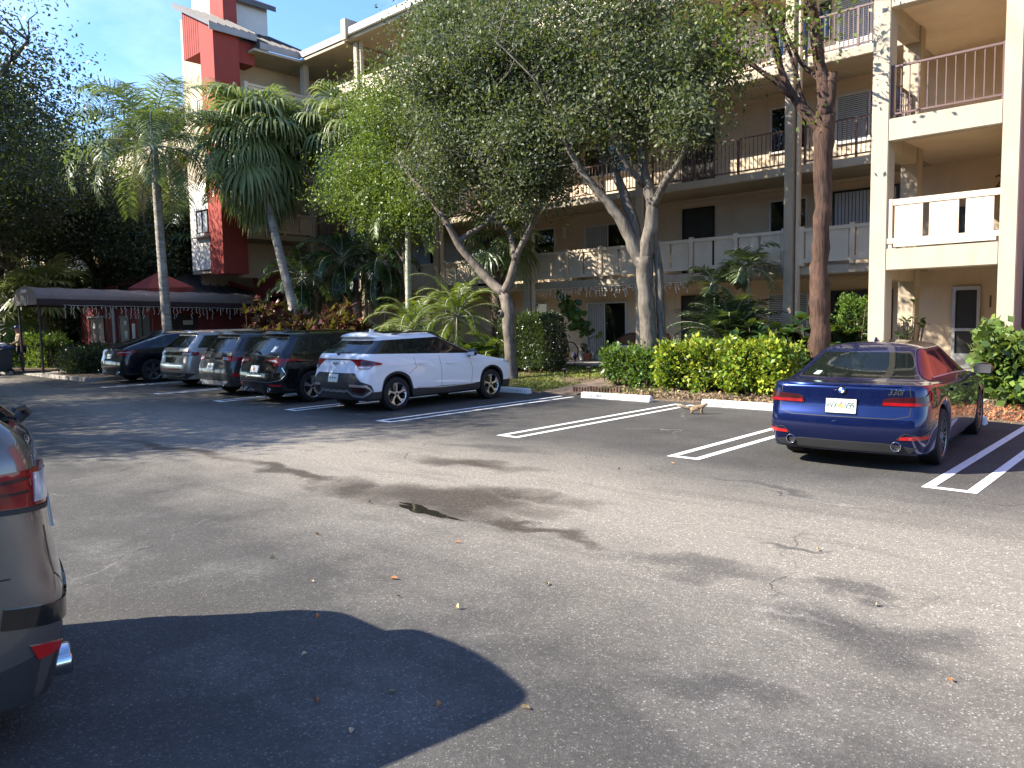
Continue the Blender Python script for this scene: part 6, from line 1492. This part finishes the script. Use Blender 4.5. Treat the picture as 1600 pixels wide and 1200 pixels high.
# ------------------------------------------------------------------ small things
def props():
    # wheel stops: worn white concrete with faint stencil marks
    for i, (x, lab) in enumerate(((-13.25, 'white concrete wheel stop at the nose of the white suv'), (-9.8, 'white concrete wheel stop in front of the log edging'), (-6.75, 'white concrete wheel stop in front of the yellow hedge'), (-3.6, 'white concrete wheel stop under the nose of the blue sedan'), (-16.2, 'white concrete wheel stop at the nose of the black suv'))):
        o = thing('wheel_stop', lab, 'wheel stop', (x, 14.02, 0), 'white wheel stops along the stalls')
        MB().prism([(13.93, 0), (14.11, 0), (14.085, .12), (14.055, .135), (13.985, .135), (13.955, .12)], x - .915, x + .915, 0).build('block', M['stop_paint'], o, bevel=.012)
        r = random.Random(i); mb = MB(); xx = x - .8
        for k in range(7):
            for q in range(r.randint(2, 3)):
                a = xx + r.uniform(0, .045); z = r.uniform(.035, .06); w = r.choice((.012, .04))
                mb.add([(a, 13.93 + z * .2 - .004, z), (a + w, 13.93 + z * .2 - .004, z), (a + w, 13.93 + .095 * .2 - .004, .095), (a, 13.93 + .095 * .2 - .004, .095)], [(0, 1, 2, 3)])
            xx += .068
        for k in range(2):
            a = x + .55 + k * .12; mb.add([(a, 13.931, .05), (a + .03, 13.931, .05), (a + .03, 13.94, .09), (a, 13.94, .09)], [(0, 1, 2, 3)])
        mb.build('stencil', M['stencil'], o)
    # log roll edging
    o = thing('log_edging', 'row of short upright log edging stakes behind the wheel stop', 'garden edging', (-10.8, 14.7, 0)); mb = MB(); r = random.Random(4)
    for k in range(17):
        x = -11.45 + k * .075; h = .17 + r.uniform(-.015, .03); y = 14.62 + k * .012
        mb.tube([(x, y, -.02), (x, y, h)], [.033, .031], 8)
    mb.build('stakes', barkmat('weathered log', (.07, .04, .03), (.2, .12, .09), (20, 20, 5)), o)
    # solar path lights
    for i, (x, y, lab) in enumerate(((-12.9, 16.1, 'small dark solar path light alone on the lawn'), (-12.45, 16.6, 'solar path light with glass body at the left side of the footpath'), (-11.75, 16.3, 'pale topped solar path light nearest the wheel stop'), (-12.7, 17.85, 'solar path light at the patio corner by the footpath'), (-10.75, 16.4, 'solar path light against the green hedge'), (-14.5, 18.6, 'dark solar path light beside the patio edge'))):
        o = thing('path_light', lab, 'garden light', (x, y, gz(y)), 'solar path lights by the footpath'); z = gz(y)
        MB().tube([(x, y, z - .03), (x, y, z + .24)], .011, 6).build('stake', M['black'], o)
        MB().lathe([(.03, z + .23), (.045, z + .3), (.045, z + .33)], (x, y, 0), 12).build('lens', M['window_glass'], o, True)
        MB().lathe([(.0, z + .375), (.05, z + .365), (.085, z + .335), (.08, z + .325), (0, z + .33)], (x, y, 0), 14).build('cap', M['satin'] if i == 2 else M['black'], o, True)
    # squirrel crossing the stall
    squirrel()
    # wheeled bin with pale rag and pole
    o = thing('wheelie_bin', 'dark wheeled bin piled with rags and bags at the left edge', 'bin', (-35.55, 8.75, 0)); x, y = -35.55, 8.75
    MB().add([(x - .26, y - .28, .12), (x + .26, y - .28, .12), (x + .26, y + .28, .12), (x - .26, y + .28, .12), (x - .33, y - .36, 1.0), (x + .33, y - .36, 1.0), (x + .33, y + .36, 1.0), (x - .33, y + .36, 1.0)], [(0, 3, 2, 1), (4, 5, 6, 7), (0, 1, 5, 4), (1, 2, 6, 5), (2, 3, 7, 6), (3, 0, 4, 7)]).build('body', M['bin'], o, bevel=.03)
    MB().box(x - .17, x + .17, y - .345, y - .325, .62, .9).box(x - .15, x + .15, y - .31, y - .29, .2, .5).build('label_panel', M['satin'], o)
    MB().add([(x - .37, y - .4, 1.01), (x + .37, y - .4, 1.01), (x + .37, y + .4, 1.06), (x - .37, y + .4, 1.06), (x - .3, y - .3, 1.1), (x + .3, y - .3, 1.1), (x + .3, y + .3, 1.14), (x - .3, y + .3, 1.14)], [(0, 1, 5, 4), (1, 2, 6, 5), (2, 3, 7, 6), (3, 0, 4, 7), (4, 5, 6, 7)]).build('lid', M['lid_blue'], o, bevel=.02)
    for dx in (-.27, .27): MB().lathe([(0, dx - .04), (.12, dx - .04), (.12, dx + .04), (0, dx + .04)], (x, y + .25, .12), 16, 0).build('wheel', M['rubber'], o)
    o = thing('rag', 'pale rag and bags heaped on the bin lid', 'rag', (x, y, 1.1)); mb = MB(); r = random.Random(8)
    for k in range(7): mb.ball((x + r.uniform(-.24, .24), y + r.uniform(-.2, .2), 1.16 + r.uniform(0, .05)), (r.uniform(.08, .16), r.uniform(.08, .14), r.uniform(.05, .09)), 9, 6)
    mb.build('heap', M['sign_white'], o, 'all')
    o = thing('broom', 'broom with pale handle leaning on the wheeled bin', 'broom', (x + .55, y - .2, 0)); MB().tube([(x + .56, y - .25, .04), (x + .5, y - .2, .95), (x + .2, y - .1, 1.35)], .02, 6).build('handle', M['letter'], o); MB().box(x + .42, x + .7, y - .29, y - .21, 0, .09).build('brush', M['black'], o)
    person()
    # things on the patio
    pz = GH + .06
    for (x, y, lab) in ((-14.2, 20.9, 'brown wicker patio chair left of the grey tree trunk'), (-12.95, 20.8, 'brown wicker patio chair right of the grey tree trunk')):
        o = thing('wicker_chair', lab, 'chair', (x, y, pz), 'wicker chairs on the patio')
        s = MB().lathe([(.02, pz + .36), (.28, pz + .38), (.33, pz + .42), (.3, pz + .45), (.02, pz + .44)], (x, y, 0), 18).build('seat', M['wicker'], o, 'all')
        V = []; F = []
        for i in range(15):
            a = math.pi * (-.1 + 1.2 * i / 14)
            for j in range(4): q = j / 3; rr = .32 + .06 * q; hh = (.25 + .22 * math.sin(max(0, min(math.pi, a)))) * q; V.append((x + rr * math.cos(a), y + rr * math.sin(a), pz + .42 + hh))
        for i in range(14):
            for j in range(3): F.append((i * 4 + j, i * 4 + j + 1, i * 4 + 5 + j, i * 4 + 4 + j))
        MB().add(V, F).build('backrest', M['wicker'], o, 'all'); MB().tube([V[i * 4 + 3] for i in range(15)], .022, 6).build('rim', M['wicker_dark'], o, True)
        for a in (.7, 2.4, 3.9, 5.5): MB().tube([(x + .22 * math.cos(a), y + .22 * math.sin(a), pz + .38), (x + .28 * math.cos(a), y + .28 * math.sin(a), pz)], .02, 6).build('leg', M['wicker_dark'], o)
        MB().lathe([(.0, pz + .45), (.26, pz + .455), (.28, pz + .49), (.24, pz + .52), (0, pz + .53)], (x, y, 0), 18).build('cushion', M['lamp_white'], o, True)
    pots = (('terracotta flower pot by the sliding door', -15.65, 20.75, .17, .24, 'terracotta'), ('white flower pot with a spiky plant by the sliding door', -15.95, 20.95, .19, .28, 'lamp_white'), ('low blue grey flower bowl by the sliding door', -15.2, 20.85, .26, .2, 'bluegrey'))
    for i, (lab, x, y, R, h, m) in enumerate(pots):
        o = thing('flower_pot', lab, 'flower pot', (x, y, pz), 'flower pots by the sliding door')
        MB().lathe([(0, pz), (R * .68, pz), (R * .95, pz + h * .85), (R, pz + h * .86), (R, pz + h), (R * .88, pz + h), (R * .85, pz + h * .85), (0, pz + h * .85)], (x, y, 0), 18).build('pot', M[m], o, 30)
        qb = QB(); rr = np.random.default_rng(120 + i); rosette(qb, (x, y, pz + h), 22, .35 if i == 1 else .22, .02, rr, .25, (.4, 1.4)); qb.build('plant', L_greenh, o)
    # big leaved climber leaning over the sliding door
    o = thing('climbing_plant', 'leaning climber with big round green leaves in front of the sliding door', 'plant', (-15.2, 20.4, pz)); rr = np.random.default_rng(9)
    pth = [(-15.2, 20.4, pz), (-15.3, 20.35, 1.2), (-15.65, 20.3, 1.75), (-16.1, 20.25, 2.15), (-16.35, 20.25, 2.5)]; D, _ = densify(pth, [1] * 5, .05); MB().tube(D, .014, 6).build('stem', B_fib, o)
    V = []; F = []
    for p in D[np.where(D[:, 2] > 1.2)[0]]:
        for _ in range(4):
            n = unit(rr.normal(size=3) + np.array([.0, -1.2, .4])); c = p + rr.normal(size=3) * .16; a = unit(np.cross(n, rr.normal(size=3))); b = np.cross(n, a); R = rr.uniform(.07, .13); k = len(V); V.append(c)
            for q in range(9): t = 2 * math.pi * q / 9; V.append(c + (a * math.cos(t) + b * math.sin(t)) * R * (1 - .25 * (q == 0)) - n * .02)
            F += [(k, k + 1 + q, k + 1 + (q + 1) % 9) for q in range(9)]
    link('leaves', npmesh('leaves', V, F), leafmat('big round leaves', [(.035, .09, .02), (.07, .15, .03), (.13, .22, .05)], .3, .35), o)
    # string of chunky coloured lights along the patio edge
    for i in range(8):
        x, y = -17.2 + i * .3, 20.9; cl = ('bulb_green', 'bulb_red', 'bulb_yellow', 'bulb_blue')[i % 4]; nm = ('green', 'red', 'yellow', 'blue')[i % 4]
        o = thing('light_bulb_ornament', '%s plastic bulb ornament in the row along the patio, %s' % (nm, 'nearer the bicycle' if i < 4 else 'nearer the flower pots'), 'ornament', (x, y, pz), 'coloured bulb ornaments along the patio')
        MB().lathe([(.02, pz + .06), (.05, pz + .10), (.055, pz + .15), (.03, pz + .21), (0, pz + .24)], (x, y, 0), 12).build('bulb', M[cl], o, True); MB().lathe([(.035, pz), (.035, pz + .07)], (x, y, 0), 10).build('base', M['lamp_white'], o)
    bicycle()
    # fallen leaves on the asphalt
    pos = [(-2.9, 2.25, 'a'), (-2.62, 2.3, 'b'), (-2.3, 2.55, 'a'), (-2.05, 1.75, 'b'), (-1.35, 1.9, 'a'), (-1.15, 1.85, 'b'), (-4.6, 2.9, 'a'), (-4.2, 3.3, 'b'), (-3.9, 3.1, 'a'), (-5.3, 3.0, 'a'), (-5.6, 3.6, 'b'), (-6.2, 4.6, 'a'), (-3.3, 3.9, 'a'), (-4.5, 4.2, 'b'), (-1.5, 4.9, 'a'), (-.9, 4.1, 'b'), (-2.2, 5.8, 'a'), (-5.2, 7.5, 'b'), (-6.0, 7.9, 'a'), (-3.6, 2.2, 'a'), (-3.1, 1.95, 'b'), (-2.75, 1.9, 'a'), (-4.9, 8.2, 'b'), (-.4, 3.2, 'a'), (-3.45, 3.2, 'a'), (-4.0, 2.55, 'b')]
    r = random.Random(12)
    for x, y, k in pos:
        L, w, a = r.uniform(.032, .058), r.uniform(.014, .024), r.uniform(0, 6.28); ca, sa = math.cos(a), math.sin(a); cu = r.uniform(.01, .03)
        sh = [(-.5, 0, .006), (-.2, .45, .006 + cu), (.15, .5, .008 + cu), (.55, 0, .012), (.15, -.5, .006 + cu * .6), (-.2, -.4, .005 + cu * .5), (0, 0, .007)]
        v = [(x + ca * p[0] * L - sa * p[1] * w, y + sa * p[0] * L + ca * p[1] * w, p[2]) for p in sh]
        me = MB().add(v, [(i, (i + 1) % 6, 6) for i in range(6)]).build('fallen_leaf', M['leaf_tan'] if k == 'a' else M['leaf_orange'])
        recentre(me, (x, y, 0)); tag(me, 'small dry tan leaf lying on the open asphalt' if k == 'a' else 'small orange brown leaf lying on the open asphalt', 'leaf', 'fallen leaves on the asphalt, tan' if k == 'a' else 'fallen leaves on the asphalt, orange brown')

def skin_mesh(name, verts, edges, radii, mat, par, sub=2, root=0):
    me = bpy.data.meshes.new(name); me.from_pydata(verts, edges, []); o = bpy.data.objects.new(name, me); COL.objects.link(o)
    m = o.modifiers.new('k', 'SKIN'); s = o.modifiers.new('s', 'SUBSURF'); s.levels = sub; s.render_levels = sub
    for i, q in enumerate(me.skin_vertices[0].data):
        rr = radii[i]; q.radius = (rr, rr) if not isinstance(rr, tuple) else rr; q.use_root = (i == root)
    dg = bpy.context.evaluated_depsgraph_get(); me2 = bpy.data.meshes.new_from_object(o.evaluated_get(dg)); bpy.data.objects.remove(o)
    return link(name, me2, mat, par, True)

def squirrel():
    x, y = -7.12, 12.72
    o = thing('squirrel', 'small tan squirrel trotting across the empty stall with its tail held low', 'squirrel', (x, y, 0))
    # heading roughly along the lane toward +x+y
    def W(a, s, z): h = .55; return (x + a * math.cos(h) - s * math.sin(h), y + a * math.sin(h) + s * math.cos(h), z)
    v = [W(0, 0, .125), W(.07, 0, .13), W(.13, 0, .145), W(.175, 0, .175), W(.205, 0, .185), W(.235, 0, .172), W(-.06, 0, .115), W(-.10, 0, .10),
         W(.12, .03, .09), W(.135, .032, .045), W(.15, .032, .008), W(.11, -.03, .09), W(.10, -.032, .045), W(.115, -.032, .008),
         W(-.06, .04, .08), W(-.03, .045, .05), W(-.075, .045, .03), W(-.04, .045, .008), W(-.06, -.04, .08), W(-.045, -.045, .05), W(-.09, -.045, .03), W(-.055, -.045, .008)]
    e = [(0, 1), (1, 2), (2, 3), (3, 4), (4, 5), (0, 6), (6, 7), (2, 8), (8, 9), (9, 10), (2, 11), (11, 12), (12, 13), (6, 14), (14, 15), (15, 16), (16, 17), (6, 18), (18, 19), (19, 20), (20, 21)]
    rr = [.05, .045, .04, .03, .03, .014, .048, .03, .018, .011, .009, .018, .011, .009, .03, .02, .012, .01, .03, .02, .012, .01]
    fur = pm('grey tan fur', (.27, .185, .10), .9, var=.3, scale=40, bmp=.5, bscale=150)
    b = skin_mesh('body', v, e, rr, fur, o)
    for s in (.016, -.016): MB().ball(W(.195, s, .215), (.009, .008, .016), 8, 6).build('ear', fur, o, True); MB().ball(W(.214, s * 1.25, .19), .005, 8, 6).build('eye', M['gloss_black'], o, True)
    tl = [W(-.10, 0, .10), W(-.16, 0, .12), W(-.22, 0, .145), W(-.28, 0, .165), W(-.34, 0, .17)]
    MB().tube([W(-.09, 0, .10)] + tl, [.016, .022, .03, .034, .03, .006], 10).build('tail', pm('pale bushy tail', (.36, .28, .18), .95, var=.3, scale=60, bmp=.8, bscale=200), o, 'all')

def person():
    x, y = -36.1, 9.6
    o = thing('person', 'person in tan shirt and blue cap standing behind the wheeled bin', 'person', (x, y, .12)); z = .12
    v = [(0, 0, .92), (0, 0, 1.08), (0, -.02, 1.26), (0, -.03, 1.42), (0, -.05, 1.5), (0, -.08, 1.6), (0, -.09, 1.70),
         (.17, -.02, 1.42), (.24, -.12, 1.18), (.2, -.32, 1.08), (.17, -.42, 1.08), (-.17, -.02, 1.42), (-.25, -.1, 1.18), (-.22, -.26, 1.0), (-.2, -.36, .98),
         (.09, 0, .88), (.1, -.02, .5), (.1, .03, .08), (.11, -.12, .04), (-.09, 0, .88), (-.1, .02, .5), (-.1, .06, .08), (-.11, -.09, .04)]
    e = [(0, 1), (1, 2), (2, 3), (3, 4), (4, 5), (5, 6), (3, 7), (7, 8), (8, 9), (9, 10), (3, 11), (11, 12), (12, 13), (13, 14), (0, 15), (15, 16), (16, 17), (17, 18), (0, 19), (19, 20), (20, 21), (21, 22)]
    rr = [.15, .14, .16, .14, .06, .085, .07, .07, .05, .038, .035, .07, .05, .038, .035, .09, .06, .045, .035, .09, .06, .045, .035]
    skin = pm('skin', (.32, .19, .13), .6)
    P = [(x + a, y + b, z + c) for a, b, c in v]; skin_mesh('body', P, e, rr, skin, o)
    sh = [0, 1, 2, 3, 7, 8, 11, 12]; mp = {k: i for i, k in enumerate(sh)}
    skin_mesh('shirt', [P[k] for k in sh], [(mp[a], mp[b]) for a, b in e if a in mp and b in mp], [rr[k] * 1.14 for k in sh], pm('tan cloth', (.34, .27, .17), .9), o)
    tr = [0, 15, 16, 17, 19, 20, 21]; mp = {k: i for i, k in enumerate(tr)}
    skin_mesh('trousers', [P[k] for k in tr], [(mp[a], mp[b]) for a, b in e if a in mp and b in mp], [rr[k] * 1.16 for k in tr], pm('dark cloth', (.03, .03, .035), .9), o)
    hx, hy, hz = x, y - .09, z + 1.68
    MB().ball((hx, hy + .01, hz - .02), (.082, .1, .115), 14, 10).build('head', skin, o, True)
    c = MB().lathe([(.098, hz + .03), (.1, hz + .06), (.085, hz + .12), (.04, hz + .15), (0, hz + .155)], (hx, hy + .01, 0), 16); c.box(hx - .075, hx + .075, hy - .2, hy - .08, hz + .03, hz + .042)
    c.build('cap', M['lid_blue'], o, 'all'); MB().ball((hx, hy - .1, hz - .02), (.012, .018, .02), 8, 6).ball((hx, hy - .085, hz - .065), (.03, .012, .008), 8, 6).build('nose_and_mouth', skin, o, True)
    for s in (.03, -.03): MB().ball((hx + s, hy - .088, hz + .005), .01, 8, 6).build('eye', M['black'], o)
    for s in (.085, -.085): MB().ball((hx + s, hy + .01, hz - .02), (.012, .025, .035), 8, 6).build('ear', skin, o, True)

def bicycle():
    pz = GH + .06; x, y = -16.75, 20.45
    o = thing('bicycle', 'dark bicycle with baskets and a white wheel cover parked behind the clipped hedge', 'bicycle', (x, y, pz)); R = .31
    def Wd(a, z): return (x + a * .55, y + a * .55 * .3, pz + z)
    d = Vector((.55, .165, 0)).normalized()
    for a in (-.85, .85):
        c = Vector(Wd(a, R)); mb = MB(); mb.tube([c + d * R * math.cos(t) + Vector((0, 0, R * math.sin(t))) for t in np.linspace(0, 6.283, 33)], .02, 6)
        w = mb.build('wheel', M['rubber'], o, True); s = MB()
        for t in np.linspace(0, 6.28, 15)[:-1]: s.tube([c, c + d * (R - .02) * math.cos(t) + Vector((0, 0, (R - .02) * math.sin(t)))], .003, 3)
        s.build('spokes', M['chrome'], w)
    fr = MB()
    for p, q in (((-.85, R), (-.2, .28)), ((-.85, R), (-.35, .75)), ((-.35, .8), (-.2, .28)), ((-.2, .28), (.6, .72)), ((-.35, .72), (.58, .80)), ((.55, .92), (.85, R))): fr.tube([Wd(*p), Wd(*q)], .02, 8)
    fr.build('frame', M['frame_blue'], o, True)
    MB().tube([Vector(Wd(.5, 1.0)) + Vector((-.1, .3, 0)), Vector(Wd(.55, 1.02)), Vector(Wd(.5, 1.0)) + Vector((.1, -.3, .03))], .014, 6).build('handlebar', M['black'], o)
    MB().ball(Wd(-.38, .86), (.13, .08, .045), 12, 6).build('saddle', M['black'], o, True)
    b = MB().box(x - .75, x - .42, y - .32, y - .0, pz + .45, pz + .75).build('basket', M['black_plastic'], o, bevel=.02)
    MB().lathe([(0, 0), (.13, .0), (.13, .02), (0, .02)], (x - .22, y - .2, pz + 1.18), 16, 1).build('white_disc', M['sign_white'], o)
    for a in np.linspace(0, 6.28, 6)[:-1]: MB().lathe([(0, -.006), (.028, -.006)], (x - .22 + .075 * math.cos(a), y - .2, pz + 1.18 + .075 * math.sin(a)), 10, 1).build('disc_spot', M['black'], o)

M['bin'] = pm('dark blue bin plastic', (.012, .018, .03), .5); M['lid_blue'] = pm('blue plastic', (.02, .05, .2), .45)
M['wicker'] = pm('brown wicker', (.22, .11, .06), .8, var=.35, scale=50, bmp=.8, bscale=120); M['wicker_dark'] = pm('dark wicker rim', (.07, .035, .02), .7)
M['terracotta'] = pm('terracotta', (.45, .16, .08), .85); M['bluegrey'] = pm('glazed blue grey', (.25, .3, .36), .3)
for k, c in (('green', (.02, .25, .06)), ('red', (.4, .02, .02)), ('yellow', (.5, .35, .03)), ('blue', (.03, .06, .4))): M['bulb_' + k] = pm(k + ' plastic', c, .25)
M['frame_blue'] = pm('blue bicycle enamel', (.02, .03, .12), .3); M['leaf_tan'] = pm('tan dry leaf', (.42, .31, .17), .8, var=.25, scale=30); M['leaf_orange'] = pm('orange dry leaf', (.40, .17, .06), .75, var=.25, scale=30)
props()
